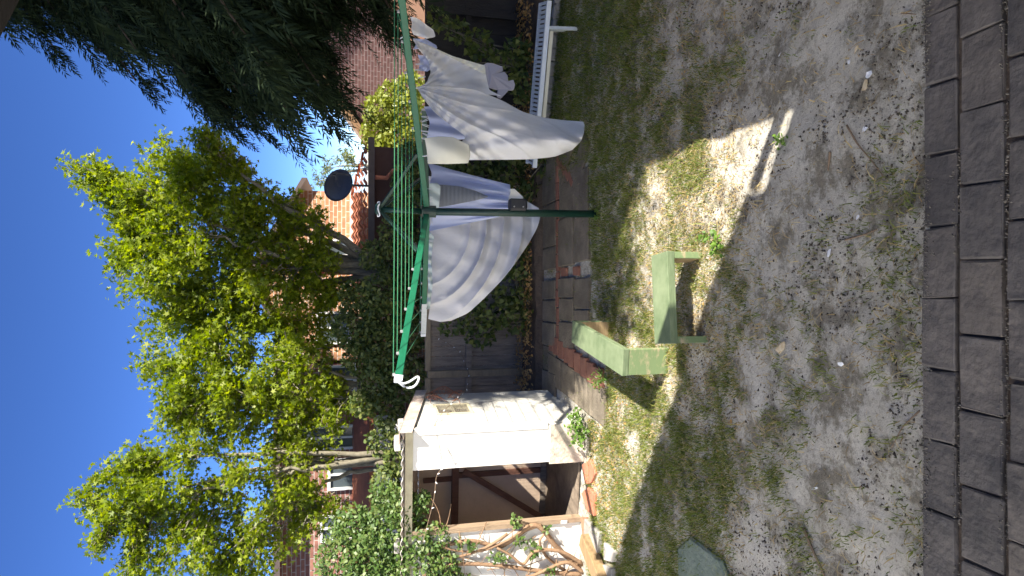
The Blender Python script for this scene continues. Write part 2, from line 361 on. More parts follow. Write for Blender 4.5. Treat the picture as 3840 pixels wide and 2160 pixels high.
def build_path():
    mb = MB()
    def row(y0, y1, xs, tilt=.006, sk=0.0):
        for a, b in zip(xs[:-1], xs[1:]):
            t = random.uniform(-tilt, tilt)
            mb.cbox(a+.008, b-.008, y0+.006, y1-.006, -.05, .035+random.uniform(-.008,.008), .008, jit=.005, fr=lambda v, t=t, a=a: (v[0]-.02*(v[1]-7.5), v[1], v[2]+t*(v[0]-a)))
    row(8.16, 8.78, [-1.62,-1.13,-.78,-.45,-.14,.13])
    row(8.16, 8.78, [.27,.58,1.18,1.75])
    row(7.45, 8.02, [-.77,-.42,-.12,.14]); row(7.45, 8.02, [.28,.9,1.55])
    row(6.92, 7.43, [-.62,-.26,.12]); row(6.92, 7.43, [.30,.85,1.4])
    # the branch beside the shed
    for (y0, y1) in ((7.95,8.5),(7.4,7.93),(6.85,7.38),(6.45,6.83)):
        mb.cbox(-1.42, -1.02, y0, y1, -.05, .03+random.uniform(-.01,.01), .008, jit=.008, fr=lambda v: (v[0]+.10*(v[1]-7.2), v[1], v[2]))
    # two slabs set askew on the right
    for (cx, cy, a, w, d) in ((1.75,7.9,.75,.6,.6),(2.02,8.45,.75,.6,.55),(1.48,7.25,.7,.3,.75)):
        ca, sa = math.cos(a), math.sin(a)
        mb.cbox(-w/2, w/2, -d/2, d/2, -.05, .03, .008, jit=.006, fr=lambda v: (cx+v[0]*ca-v[1]*sa, cy+v[0]*sa+v[1]*ca, v[2]))
    o = mb.build('path', M['slab'], org=(0,7.8,0)); tag(o, kind='structure')
    b = MB()
    x = -.72
    while x < 1.5:
        if not .12 < x+.1 < .28: b.cbox(x, x+.225, 8.035, 8.14, -.04, .034+random.uniform(-.006,.006), .006, jit=.004)
        x += .235
    for k in range(5): b.cbox(.15, .26, 7.0+k*.235+.01, 7.0+k*.235+.225, -.04, .03, .006, jit=.006) if k in (1,3) else None
    for k in range(9):
        t = k/8; cx = -.74-.25*t; cy = 8.35-1.7*t
        b.cbox(cx-.115, cx+.115, cy-.10, cy+.10, -.04, .036+random.uniform(-.008,.008), .006, jit=.006)
    for k in range(4):
        b.cbox(-.11,.11,-.05,.05,-.04,.034,.006, fr=lambda v, k=k: (1.35+k*.10+v[0]*.72-v[1]*.68, 7.55+k*.16+v[0]*.68+v[1]*.72, v[2]))
    o = b.build('brick_edging', M['red_brick'], org=(0,7.8,0)); tag(o, kind='structure')
    # rubble between slabs and bed soil behind
    nx = 90; xs = np.linspace(-1.6, 6.2, nx); ys = np.linspace(8.8, 10.2, 22); X, Y = np.meshgrid(xs, ys)
    Z = .05+.10*fbm(X*2, Y*2, 5)+.05*(fbm(X*9, Y*9, 6)-.5); Z[0,:] = .0
    i = (np.arange(21)[:,None]*nx+np.arange(nx-1)[None,:]).ravel(); idx = np.stack([i,i+1,i+nx+1,i+nx],-1)
    o = mk_np('garden_bed', np.stack([X,Y,Z],-1).reshape(-1,3), 4, M['bed_soil'], org=(0,9.3,0), smooth=True, idx=idx); tag(o, kind='structure')
    # rough stone kerb of the right-hand bed
    st = MB()
    for k in range(14):
        t = k/13; c = Vector((1.95+2.2*t, 8.62-.72*t, 0))
        st.cbox(-.09,.09,-.06,.06,-.03,.11+random.uniform(-.02,.03),.018, jit=.014, fr=lambda v, c=c: (c.x+v[0]*.95+v[1]*.31, c.y-v[0]*.31+v[1]*.95, v[2]))
    o = st.build('stone_kerb', M['concrete'], org=(3,8.2,0)); tag(o, kind='structure')
build_path()

# ================================================================ LEAVES
def rot_frames(N, bias=(0,0,1), spread=1.0):
    n = RNG.normal(size=(N,3))*spread+np.array(bias); n /= np.linalg.norm(n, axis=1)[:,None]+1e-9
    t = RNG.normal(size=(N,3)); t -= n*np.sum(n*t, 1)[:,None]; t /= np.linalg.norm(t, axis=1)[:,None]+1e-9
    return n, t, np.cross(n, t)
STAR = []
for k, (L_, a) in enumerate(((.32,-150),(.55,-128),(.30,-95),(.85,-62),(.30,-32),(1.0,0),(.30,32),(.85,62),(.30,95),(.55,128),(.32,150))):
    STAR.append((L_*math.cos(R(a)), L_*math.sin(R(a))))
STAR = np.array(STAR)
OVAL = np.array([(0,0),(.25,.26),(.6,.27),(1,0),(.6,-.27),(.25,-.26)])
LANCE = np.array([(0,0),(.4,.12),(1,0),(.4,-.12)])
IVY = np.array([(0,0),(.05,.42),(.45,.33),(1,0),(.45,-.33),(.05,-.42)])
def leaf_verts(pts, size, shape, bias=(0,0,.6), spread=.8, fold=.15, tdir=None):
    N = len(pts); n, t, b = rot_frames(N, bias, spread)
    if tdir is not None:
        t = tdir+RNG.normal(size=(N,3))*.35; t /= np.linalg.norm(t,axis=1)[:,None]
        n -= t*np.sum(n*t,1)[:,None]; n /= np.linalg.norm(n,axis=1)[:,None]+1e-9; b = np.cross(n, t)
    K = len(shape); sz = np.broadcast_to(np.asarray(size), (N,))
    V = pts[:,None,:]+sz[:,None,None]*(shape[None,:,0,None]*t[:,None,:]+shape[None,:,1,None]*b[:,None,:]+(np.abs(shape[:,1])*fold-.12*shape[:,0]**2)[None,:,None]*n[:,None,:])
    return V.reshape(-1,3), K
def in_ball(N, c, r, hollow=.0):
    d = RNG.normal(size=(N,3)); d /= np.linalg.norm(d,axis=1)[:,None]
    rr = (hollow+(1-hollow)*RNG.random(N))**(1/2.4)
    return np.array(c)+d*rr[:,None]*np.array(r)

def curve(a, b, bow, n=7):
    a = np.array(a,float); b = np.array(b,float); m = (a+b)/2+np.array(bow)
    t = np.linspace(0,1,n)[:,None]; return (1-t)**2*a+2*t*(1-t)*m+t*t*b

def leafy_tree(name, base, stems, lobes, leaf, shape, size, dens, label, cat, group=None, bark='bark', r0=.07, twigs=20, hollow=.2):
    """base world point; stems: list of lobe indices reached by a main stem; lobes: (centre, radius)"""
    t = thing(name, base, label, cat, group)
    mb = MB(); pool = []
    mb.tube([(base[0]+.06,base[1],0),(base[0]-.03,base[1],base[2]*.5),(base[0],base[1],base[2]+.05)], [r0*1.7,r0*1.4,r0*1.1], 8)
    for si in stems:
        c, r = lobes[si]; c = np.array(c)
        b0 = np.array(base)+np.array((random.uniform(-.05,.05),random.uniform(-.05,.05),-random.uniform(0,.5))); pts = curve(b0, c, (random.uniform(-.25,.25), random.uniform(-.2,.2), .35), 12)
        pts[1:-1] += RNG.normal(size=(10,3))*.03
        mb.tube(pts, list(np.linspace(r0, .012, 12)), 6)
        pool += [(p, r0*(1-k/12)+.01) for k, p in enumerate(pts) if k > 2]
    PV = []
    for c, r in lobes:
        c = np.array(c); r = np.array(r)*np.ones(3)
        cand = [(np.linalg.norm(p-c)+max(0, p[2]-c[2])*2, k) for k, (p, _) in enumerate(pool)]
        p, rr = pool[min(cand)[1]]
        mb.tube(curve(p, c, (0,0,.12), 6), list(np.linspace(min(rr*.7,.03), .008, 6)), 5)
        # long arching shoots that leave the limb early and carry their leaves along the outer part
        low = 1.0 if c[2] > 4.3 else .75
        nt = int(twigs*(.6+r[0]*1.1)); N = int(dens*r[0]*r[0]*4*low/nt)
        ends = in_ball(nt, c+np.array((0,0,r[2]*.12)), r*1.08, .35); PL = []
        for e in ends:
            st = c-(c-p)*random.uniform(.15,.95)+RNG.normal(size=3)*r*.18
            if st[2] > e[2]: st[2] = e[2]-random.uniform(.05,.4)*r[2]
            q = curve(st, e, (0,0,.10+.12*r[2]), 7)
            mb.tube(q, list(np.linspace(.011, .003, 7)), 4, cap=False)
            f = 1-.78*RNG.random(N)**1.25
            x_ = np.stack([np.interp(f*6, np.arange(7), q[:,k]) for k in range(3)], -1)
            PL.append(x_+np.clip(RNG.normal(size=(N,3)),-1.6,1.6)*(.045+.08*r[0])*(.35+f[:,None]*.8))
        pts = np.concatenate(PL)
        PV.append(pts)
    mb.build('trunk', M[bark], t, smooth=True)
    pts = np.concatenate(PV)
    V, K = leaf_verts(pts, size*RNG.uniform(.6,1.25,len(pts)), shape)
    mk_np('crown', V, K, M[leaf], t)
    return t

def lob(u, v, y, rpx, dy=0, ry=None):
    c = P(u, v, y+dy); d = c[1]*cp-(c[2]-CAM_H)*sp; r = rpx*d/F_PX
    return (c, (r, ry or r*1.0, r))

T1 = [lob(*q) for q in ((1510,315,11.6,85),(1440,420,11.7,95),(1575,640,11.9,95),(1420,590,11.5,140),(1260,560,11.9,135),(1130,540,11.4,120),(985,640,11.7,125),(1470,790,12,140),(1270,790,11.4,190),(1060,820,12,190),(910,850,11.6,140),(1290,1010,12,150),(1110,1060,11.5,180),(930,1090,12,150),(1570,830,11.5,90),(1640,770,11.3,60),(1180,460,11.8,60),(1340,480,11.5,80),(1060,1240,11.6,110),(1370,880,11.6,110),(1500,930,12,70),(1420,1060,11.7,80),(1330,1180,11.6,80),(1200,1200,11.5,90))]
leafy_tree('maple_tree', P(1140,1420,11.8), (3,4,7,8,9,11,13,14), T1, 'maple', STAR, .070, 1500,
           'tall multi-stemmed maple with star leaves, its stems fanning out behind the rotary clothesline', 'tree', 'leafy trees behind the back fence', r0=.085)
T2 = [lob(*q) for q in ((800,620,11.2,95),(730,740,11,120),(830,840,11.4,130),(660,900,11,135),(625,730,11.2,60),(710,1040,11.3,150),(590,1060,11,110),(840,1120,11.1,120),(740,1220,11.2,110),(540,900,11.3,80),(600,700,11.1,100),(545,770,11.3,100),(520,1120,11.2,90),(640,1280,11.0,90),(560,1230,11.1,80))]
leafy_tree('maple_tree', P(700,1470,11.2), (1,2,3,5,7), T2, 'maple', STAR, .070, 1250,
           'lower rounded maple between the two tall ones, right behind the gap between shed and fence', 'tree', 'leafy trees behind the back fence', r0=.045)
T3 = [lob(*q) for q in ((290,330,10.8,70),(370,460,10.9,100),(240,470,10.7,110),(110,390,10.6,60),(440,570,11,90),(320,620,10.7,130),(150,590,10.9,130),(470,720,10.8,80),(50,740,10.7,130),(240,800,11,130),(400,930,10.7,100),(90,960,10.9,140),(290,1080,10.8,130),(20,520,10.7,90),(440,1180,10.9,90),(200,1200,10.8,120),(-60,850,10.8,130),(500,1060,11,80))]
leafy_tree('maple_tree', P(440,1460,10.9), (2,4,5,7,10,12), T3, 'maple', STAR, .070, 1150,
           'tall maple with pale bare limbs behind the white shed, sky showing through it', 'tree', 'leafy trees behind the back fence', r0=.05)

GUM = [lob(*q) for q in ((1480,1200,30,40),(1530,1240,31,45),(1560,1290,30,40),(1500,1290,30,40),(1550,1330,30,40),(1600,1300,30.5,25))]
leafy_tree('gum_tree', P(1530,1420,30), (0,1,2), GUM, 'gum_leaf', LANCE, .22, 230,
           'pale sparse gum tree far away behind the satellite dish', 'tree', r0=.10, twigs=6)

def bush(name, lobes, leaf, shape, size, dens, label, cat, group=None, stems=True, bias=(0,-.5,.6), hollow=.35, bark='bark', base=None):
    cs = np.array([l[0] for l in lobes]); b = base or (cs[:,0].mean(), cs[:,1].mean(), 0)
    t = thing(name, b, label, cat, group)
    PV = []; mb = MB()
    for c, r in lobes:
        r = np.array(r)*np.ones(3); N = int(dens*r[0]*r[2]*4)
        PV.append(in_ball(N, c, r, hollow))
        if stems:
            for k in range(3):
                e = in_ball(1, c, r*.8)[0]
                mb.tube(curve((b[0]+random.uniform(-.2,.2), b[1]+random.uniform(-.05,.05), max(.0,b[2])), e, (random.uniform(-.2,.2),0,.2), 7), list(np.linspace(.014,.004,7)), 5)
    pts = np.concatenate(PV)
    V, K = leaf_verts(pts, size*RNG.uniform(.55,1.3,len(pts)), shape, bias, .8)
    if stems: mb.build('stem', M[bark], t, smooth=True)
    mk_np('foliage', V, K, M[leaf], t)
    return t

# climbers and shrubs that top the fence, and the ones in the bed before it
bush('climbing_shrub', [lob(*q) for q in ((1060,1430,10.2,80),(980,1440,10.3,90),(880,1400,10.4,90),(800,1450,10.3,90),(900,1520,10.2,80),(760,1540,10.2,70),(1000,1530,10.2,70),(1090,1530,10.2,55),(820,1350,10.6,70),(720,1420,10.5,80),(930,1330,10.7,90),(1050,1340,10.7,70))],
     'ivy', OVAL, .075, 1500, 'dense dark green climber piled over the fence top left of the clothesline post', 'climber', base=(-.7,10.3,0))
bush('climbing_shrub', [lob(*q) for q in ((1180,1480,10.5,80),(1280,1500,10.5,80),(1380,1520,10.5,75),(1480,1530,10.4,70),(1580,1545,10.4,55),(1200,1400,10.7,60),(1240,1560,10.3,60),(1400,1570,10.3,50),(1130,1550,10.4,60))],
     'ivy', OVAL, .07, 1500, 'dark climber on the fence directly behind the top of the clothesline post', 'climber', base=(1.2,10.4,0))
bush('climbing_shrub', [lob(*q) for q in ((690,1500,10.3,60),(630,1440,10.4,70),(560,1490,10.3,60),(500,1430,10.5,60),(430,1490,10.2,55),(360,1450,10.3,60),(300,1490,10.2,55),(650,1370,10.6,60),(240,1450,10.3,60))],
     'ivy', OVAL, .08, 1100, 'green climber along the fence top showing just above the shed roof', 'climber', base=(-2.6,10.3,0))
bush('ivy', [lob(*q) for q in ((1000,1850,9.25,85),(930,1800,9.3,75),(1080,1910,9.25,75),(960,1930,9.2,60),(1150,1960,9.2,60),(950,1690,9.4,50),(1220,1990,9.2,50),(1020,1960,9.2,50))],
     'ivy', IVY, .075, 620, 'ivy and creepers tangled up the lit end of the fence below the striped-fold white sheet', 'ivy', base=(-.4,9.25,.05))
bush('ivy', [lob(*q) for q in ((1480,1800,9.3,70),(1520,1900,9.2,70),(1590,1960,9.1,60),(1450,1990,9.0,45),(1500,1700,9.4,60),(1540,2050,8.7,40),(1620,1860,9.2,60))],
     'ivy', IVY, .085, 900, 'dark ivy in the gap between the two groups of washing', 'ivy', base=(1.7,9.2,.05))
bush('ivy', [lob(*q) for q in ((1900,1900,9.0,80),(1990,1800,9.2,60),(2040,1720,9.3,50),(1830,1960,8.9,60),(1960,1940,9.0,60),(2090,1640,9.3,45),(1880,1760,9.2,50))],
     'ivy', IVY, .08, 700, 'dark ivy climbing the shaded fence behind the white slatted bench', 'ivy', base=(3.3,9.1,.05))
bush('garden_shrub', [lob(*q) for q in ((1600,1430,16,55),(1660,1420,16.3,70),(1740,1430,16,70),(1800,1470,16.2,60),(1640,1500,16,80),(1730,1520,16,80),(1830,1540,16.2,60),(1580,1510,16.2,60))],
     'shrub_leaf', OVAL, .11, 900, 'sunlit yellow-green shrub in front of the plum brick gable', 'shrub', base=(4.0,16,0))

SX0, SY0 = -1.59, 7.15
# vine over the left end of the shed
def build_vine():
    Yw = 7.16
    t = thing('vine', (-3.1, 7.2, 0), 'thick-stemmed climbing vine with glossy leaves sprawling over the left end of the white shed', 'vine')
    K3 = lambda x, y: (960-.6627*y, 1400+.6627*x)
    mb = MB()
    stems = [[(1185,1400),(1040,1300),(960,1180),(900,1150),(800,1230),(700,1290),(560,1240),(420,1270),(300,1330)],
             [(1185,1440),(1000,1430),(800,1400),(620,1380),(430,1380),(280,1450)],
             [(1190,1385),(1060,1300),(900,1300),(850,1400),(780,1330),(700,1290)],
             [(950,1160),(860,1190),(760,1270),(700,1300)],
             [(760,1210),(640,1290),(500,1340),(360,1350),(250,1410)],
             [(1190,1430),(1100,1360),(1010,1400),(900,1450),(750,1480)],
             [(1150,1460),(980,1350),(930,1250),(1000,1180)],
             [(880,1160),(780,1240),(600,1320),(420,1300),(330,1250)]]
    for i, s_ in enumerate(stems):
        pts = []
        for (x, y) in s_:
            u, v = K3(x, y); x_ = P(u, v, 7.2)[0]; pts.append(P(u, v, SY0+(SX0-x_)*.114-.07-.035*(i % 3)+random.uniform(-.015,.015)))
        pts = np.array(pts); n = len(pts); tt = np.linspace(0,n-1,n*4)
        q = np.stack([np.interp(tt, np.arange(n), pts[:,k]) for k in range(3)],-1)
        for _ in range(3): q[1:-1] = (q[:-2]+2*q[1:-1]+q[2:])/4
        r = (.034,.030,.024,.020,.019,.026,.020,.017)[i]
        mb.tube(q, list(np.linspace(r, r*.55, len(q))), 7)
    for k in range(45):
        u, v = random.uniform(-60,210), random.uniform(1640,2130)
        a = np.array(P(u, v, Yw+.08)); d = RNG.normal(size=3)*(.22,.04,.25)
        mb.tube(curve(a, a+d, RNG.normal(size=3)*.06, 6), list(np.linspace(.006,.002,6)), 4)
    mb.build('stem', M['vine_bark'], t, smooth=True)
    PV = []
    lobes = [(60,1400,7.5,120),(160,1450,7.5,110),(240,1520,7.4,80),(120,1560,7.35,90),(20,1560,7.3,110),(300,1440,7.6,60),(-50,1450,7.4,120),(60,1290,7.7,110),(180,1330,7.7,90),(280,1580,7.3,40),(150,1640,7.25,50),(40,1660,7.2,60),(-60,1700,7.2,80)]
    for q in lobes:
        c, r = lob(*q); PV.append(in_ball(int(2700*r[0]*r[0]*4), c, np.array(r)*(1,.9,1), .25))
    for (x, y, s_) in ((800,1120,.05),(810,1160,.05),(730,1340,.08),(900,1280,.07),(910,1330,.05),(500,1270,.06),(980,1180,.03),(830,1260,.08),(1000,1420,.06),(690,1350,.07),(560,1280,.06),(340,1300,.1),(300,1220,.06)):
        u, v = K3(x, y); PV.append(in_ball(int(14+220*s_), P(u, v, Yw+.02), (s_,.05,s_*1.2)))
    pts = np.concatenate(PV); V, K = leaf_verts(pts, .050*RNG.uniform(.6,1.3,len(pts)), OVAL, (.2,-.7,.6), .8)
    mk_np('foliage', V, K, M['vine_leaf'], t)
build_vine()

# ---------------------------------------------------------------- conifers
def conifer(base, H, rad, zlow, nb, label, seed, spray=.55, per=26, skirt=None, expo=.65):
    rng = np.random.default_rng(seed)
    t = thing('conifer', base, label, 'tree')
    base = np.array(base, float); mb = MB()
    mb.tube([base+np.array((0,0,z)) for z in np.linspace(0,H,9)], list(np.linspace(.24,.02,9)), 8)
    PT = []; DR = []; SZ = []
    ns = int(nb*.3) if skirt else 0
    for k in range(nb+ns):
        z = zlow+(H-zlow-.3)*(min(1,(k+rng.random())/nb))**1.15; a = rng.random()*2*math.pi
        f = min(1, max(0, (z-zlow)/(H-zlow))); L = rad*max(0,1-f)**expo*rng.uniform(.75,1.1)+.25
        if k >= nb: z = skirt[0]+(zlow+.3-skirt[0])*rng.random(); L = skirt[1]*rng.uniform(.6,1.1)
        d = np.array((math.cos(a), math.sin(a), 0)); p0 = base+np.array((0,0,z))
        tip = p0+d*L+np.array((0,0,-.28*L+.25))
        c = curve(p0, tip, (0,0,.28*L), 10); mb.tube(c, list(np.linspace(.035,.008,10)), 5, cap=False)
        n = int(per*(.4+L/rad)); tt = rng.random(n)**.7*.92+.08
        q = np.stack([np.interp(tt*9, np.arange(10), c[:,j]) for j in range(3)], -1)
        side = np.cross(d, (0,0,1)); sg = rng.choice([-1,1], n)*rng.uniform(.1,1,n)
        q += side[None]*(sg*.30*(1.1-tt)*L/2.2)[:,None]+rng.normal(size=(n,3))*.06
        dr = d[None]*rng.uniform(.25,1.1,n)[:,None]+side[None]*sg[:,None]*.75+np.array((0,0,-.6))[None]*rng.uniform(.1,1.4,n)[:,None]
        PT.append(q); DR.append(dr/np.linalg.norm(dr,axis=1)[:,None]); SZ.append(spray*rng.uniform(.6,1.2,n))
    mb.build('trunk', M['dark_bark'], t, smooth=True)
    PT = np.concatenate(PT); DR = np.concatenate(DR); SZ = np.concatenate(SZ); N = len(PT)
    # one spray = main axis with alternating thin leaflets that droop
    up = rng.normal(size=(N,3)); s1 = np.cross(DR, up); s1 /= np.linalg.norm(s1,axis=1)[:,None]; s2 = np.cross(DR, s1)
    out = []
    J = 24
    for j in range(J):
        f = .06+.90*j/(J-1); sg = 1 if j % 2 else -1
        o = PT+DR*(f*SZ)[:,None]+np.array((0,0,-1))*(.22*f*f*SZ)[:,None]
        if j == J-1: d = DR.copy()
        else:
            d = DR*.75+s1*(sg*.62)+s2*rng.normal(size=(N,1))*.35+np.array((0,0,-.25))
        d /= np.linalg.norm(d,axis=1)[:,None]
        ln = (SZ*(.34*(1-.55*f)))*rng.uniform(.6,1.3,N); w = ln*.07+.003
        n = np.cross(d, s2+rng.normal(size=(N,3))*.4); n /= np.linalg.norm(n,axis=1)[:,None]
        out.append(np.stack([o, o+d*(ln*.45)[:,None]+n*w[:,None], o+d*ln[:,None]+np.array((0,0,-.12))*ln[:,None], o+d*(ln*.45)[:,None]-n*w[:,None]], 1))
    V = np.concatenate(out).reshape(-1,3)
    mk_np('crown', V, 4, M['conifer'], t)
    return t
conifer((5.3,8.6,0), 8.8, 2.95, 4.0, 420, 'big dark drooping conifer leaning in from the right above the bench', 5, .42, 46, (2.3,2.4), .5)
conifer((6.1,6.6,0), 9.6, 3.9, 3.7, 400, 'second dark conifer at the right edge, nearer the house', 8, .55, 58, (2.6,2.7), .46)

# ================================================================ GROUND COVER
def place_mask(x, y):
    """0..1 greenness of the yard"""
    n = fbm(x*1.1+4, y*1.1, 31); n2 = fbm(x*3.3, y*3.3+5, 37)
    back = np.clip((y-3.6)/2.6, 0, 1)
    g = np.clip((n-.50+.26*back)*4.5, 0, 1)*np.clip((n2-.34)*4, 0, 1)
    g = g*np.where(y < 3.9, np.where((x > -.6) | (y < 3.0), .26, .6), 1.0)
    left = np.clip((-x-.4)/1.2, 0, 1)*np.clip((y-2.9)/.8, 0, 1)
    g = np.maximum(g, left*np.clip((n2-.40)*4.0, 0, 1)*.85)
    rb = np.clip((y-5.2)/.6, 0, 1)*np.clip((x+.3)/.6, 0, 1)
    sunp = np.exp(-((x-.45)**2/.9+(y-4.9)**2/.35))*np.clip((n2-.30)*3.5, 0, 1)
    lft = np.clip((-x-.2)/.6, 0, 1)*np.clip((y-4.3)/.6, 0, 1)*np.clip((n2-.30)*4, 0, 1)
    return np.maximum.reduce([g, rb*(.7+.3*n2), sunp*.8, lft*.9])
def blocked(x, y):
    shed = (x < -1.5) & (y > 7.0)
    path = ((y > 6.9) & (y < 8.8) & (x > -.8) & (x < 1.45)) | ((y > 6.45) & (y < 8.5) & (x < -.72) & (x > -1.5))
    return shed | (y > 8.75) | (y < 2.47) | (path & (RNG.random(len(x)) > .2)) | (path & (y < 6.9))
def scatter(N, fn, seed):
    rng = np.random.default_rng(seed)
    y = 2.35+(rng.random(N)**1.0)*6.4; x = (rng.random(N)*2-1)*(.50*y+.9)
    k = (rng.random(N) < fn(x, y)) & ~blocked(x, y)
    return x[k], y[k]
def blades(name, x, y, h, w, m, lean=.5):
    N = len(x); z = ground_z(x, y); a = RNG.random(N)*2*math.pi; la = RNG.random(N)*2*math.pi
    ht = h*RNG.uniform(.45,1.35,N); ln = lean*RNG.uniform(.2,1.4,N)*ht
    p = np.stack([x,y,z-.004],-1); s_ = np.stack([np.cos(a),np.sin(a),0*a],-1)*(w*RNG.uniform(.6,1.3,N))[:,None]
    l = np.stack([np.cos(la),np.sin(la),0*a],-1)*ln[:,None]; up = np.stack([0*a,0*a,ht],-1)
    mid = p+l*.35+up*.62; tip = p+l+up*(.95-.2*RNG.random(N))[:,None]
    V = np.stack([p-s_, p+s_, mid+s_*.75, tip+s_*.1, tip-s_*.1, mid-s_*.75], 1).reshape(-1,3)
    i = np.arange(N)*6; idx = np.concatenate([np.stack([i,i+1,i+2,i+5],-1), np.stack([i+5,i+2,i+3,i+4],-1)])
    return tag(mk_np(name, V, 4, m, org=(0,5,0), idx=idx), name.replace('_',' ')+' growing across the sandy yard', 'grass', kind='stuff')
# tufts: blades gather round tuft centres
def tufts(N, fn, seed, per, rad):
    x, y = scatter(N, fn, seed); rng = np.random.default_rng(seed+1)
    n = rng.integers(per[0], per[1], len(x)); X = np.repeat(x, n); Y = np.repeat(y, n); k = len(X)
    X = X+rng.normal(size=k)*rad; Y = Y+rng.normal(size=k)*rad; b = blocked(X, Y)
    return X[~b], Y[~b]
gx, gy = tufts(42000, lambda x, y: place_mask(x, y)**1.2*.95, 101, (4,12), .030)
blades('grass', gx, gy, .045, .0030, M['grass'], 1.0)['label'] = 'short patchy green grass in the sandy yard'
sx, sy = scatter(110000, lambda x, y: .05+.13*(y > 3.9)+.6*place_mask(x, y)*(1-.5*place_mask(x, y))+.85*np.exp(-((x-.3)**2/1.6+(y-4.8)**2/.7)), 103)
blades('dry_grass', sx, sy, .036, .0030, M['straw'], 2.0)['label'] = 'dead straw-coloured grass and thatch between the green blades'
lx, ly = tufts(900, lambda x, y: place_mask(x, y)*(y > 4.4), 107, (12,30), .05)
blades('long_grass', lx, ly, .085, .0035, M['grass'], .7)['label'] = 'longer green grass tufts toward the path and under the benches'

def flat_bits(name, x, y, size, m, shape, label, cat, z=.006, bias=(0,0,1.6)):
    p = np.stack([x, y, ground_z(x, y)+z], -1)
    V, K = leaf_verts(p, size*RNG.uniform(.5,1.4,len(x)), shape, bias, .5)
    return tag(mk_np(name, V, K, m, org=(0,5,0)), label, cat, kind='stuff')
bx, by = scatter(60000, lambda x, y: np.clip(1.15-np.hypot((x+1.75)/1.3, (y-6.5)/.75),0,1)*.9+np.clip(.9-np.abs(y-8.9)/.5,0,1)*.5+.03*(y > 4), 111)
flat_bits('fallen_leaves', bx, by, .030, M['litter'], OVAL, 'small yellow and brown fallen leaves heaped before the shed and along the path', 'leaf litter')
q = RNG.random((2600,2)); bx2 = -1.6+6*q[:,0]; by2 = 8.82+.9*q[:,1]
V_, K_ = leaf_verts(np.stack([bx2,by2,.16+.03*q[:,0]*0+.06*RNG.random(2600)],-1), .05*RNG.uniform(.5,1.3,2600), OVAL, (0,0,1.2), .6)
tag(mk_np('bed_leaf_litter', V_, K_, M['litter'], org=(0,9.3,0)), 'brown leaf litter in the bed under the fence', 'leaf litter', kind='stuff')
cx, cy = scatter(55000, lambda x, y: .06+.9*(fbm(x*1.6, y*1.6, 41) > .52), 113)
def crumbs(x, y):
    N = len(x); r = .0036*RNG.uniform(.4,2.0,N)**1.6; c = np.stack([x,y,ground_z(x,y)+r*.4],-1)
    T = np.array([(1,0,-.5),(-.5,.87,-.5),(-.5,-.87,-.5),(0,0,1)]); V = c[:,None,:]+(T[None]+RNG.normal(size=(N,4,3))*.35)*r[:,None,None]
    i = np.arange(N)*4; idx = np.concatenate([np.stack([i+a,i+b,i+d],-1) for a,b,d in ((0,1,3),(1,2,3),(2,0,3),(0,2,1))])
    tag(mk_np('soil_crumbs', V.reshape(-1,3), 3, M['crumb'], org=(0,5,0), idx=idx), 'dark soil crumbs and bits of bark strewn over the pale sand', 'soil', kind='stuff')
crumbs(cx, cy)
def joint_grit():
    rng = np.random.default_rng(5); N = 5200
    y = np.choose(rng.integers(0,3,N), [2.281,2.068,1.863])+rng.normal(size=N)*.010; x = rng.uniform(-1.9,1.9,N)
    e = 2600; y = np.concatenate([y, 2.455-np.abs(rng.normal(size=e))*.022]); x = np.concatenate([x, rng.uniform(-1.9,1.9,e)])
    k = fbm(x*2.2, y*9, 77) > .44; x = x[k]; y = y[k]; n = len(x); r = .0024*RNG.uniform(.3,2.0,n)**1.5
    c = np.stack([x, y, np.where(np.minimum.reduce([np.abs(y-q) for q in (2.281,2.068,1.863)]) < .006, .014, .031)+r*.3], -1)
    T = np.array([(1,0,-.5),(-.5,.87,-.5),(-.5,-.87,-.5),(0,0,1)]); V = c[:,None,:]+(T[None]+RNG.normal(size=(n,4,3))*.35)*r[:,None,None]
    i = np.arange(n)*4; idx = np.concatenate([np.stack([i+a,i+b,i+d],-1) for a,b,d in ((0,1,3),(1,2,3),(2,0,3),(0,2,1))])
    tag(mk_np('sand_grit', V.reshape(-1,3), 3, M['grit'], org=(0,2.2,0), idx=idx), 'pale grit lying in the joints and along the edge of the dark paving', 'grit', kind='stuff')
joint_grit()

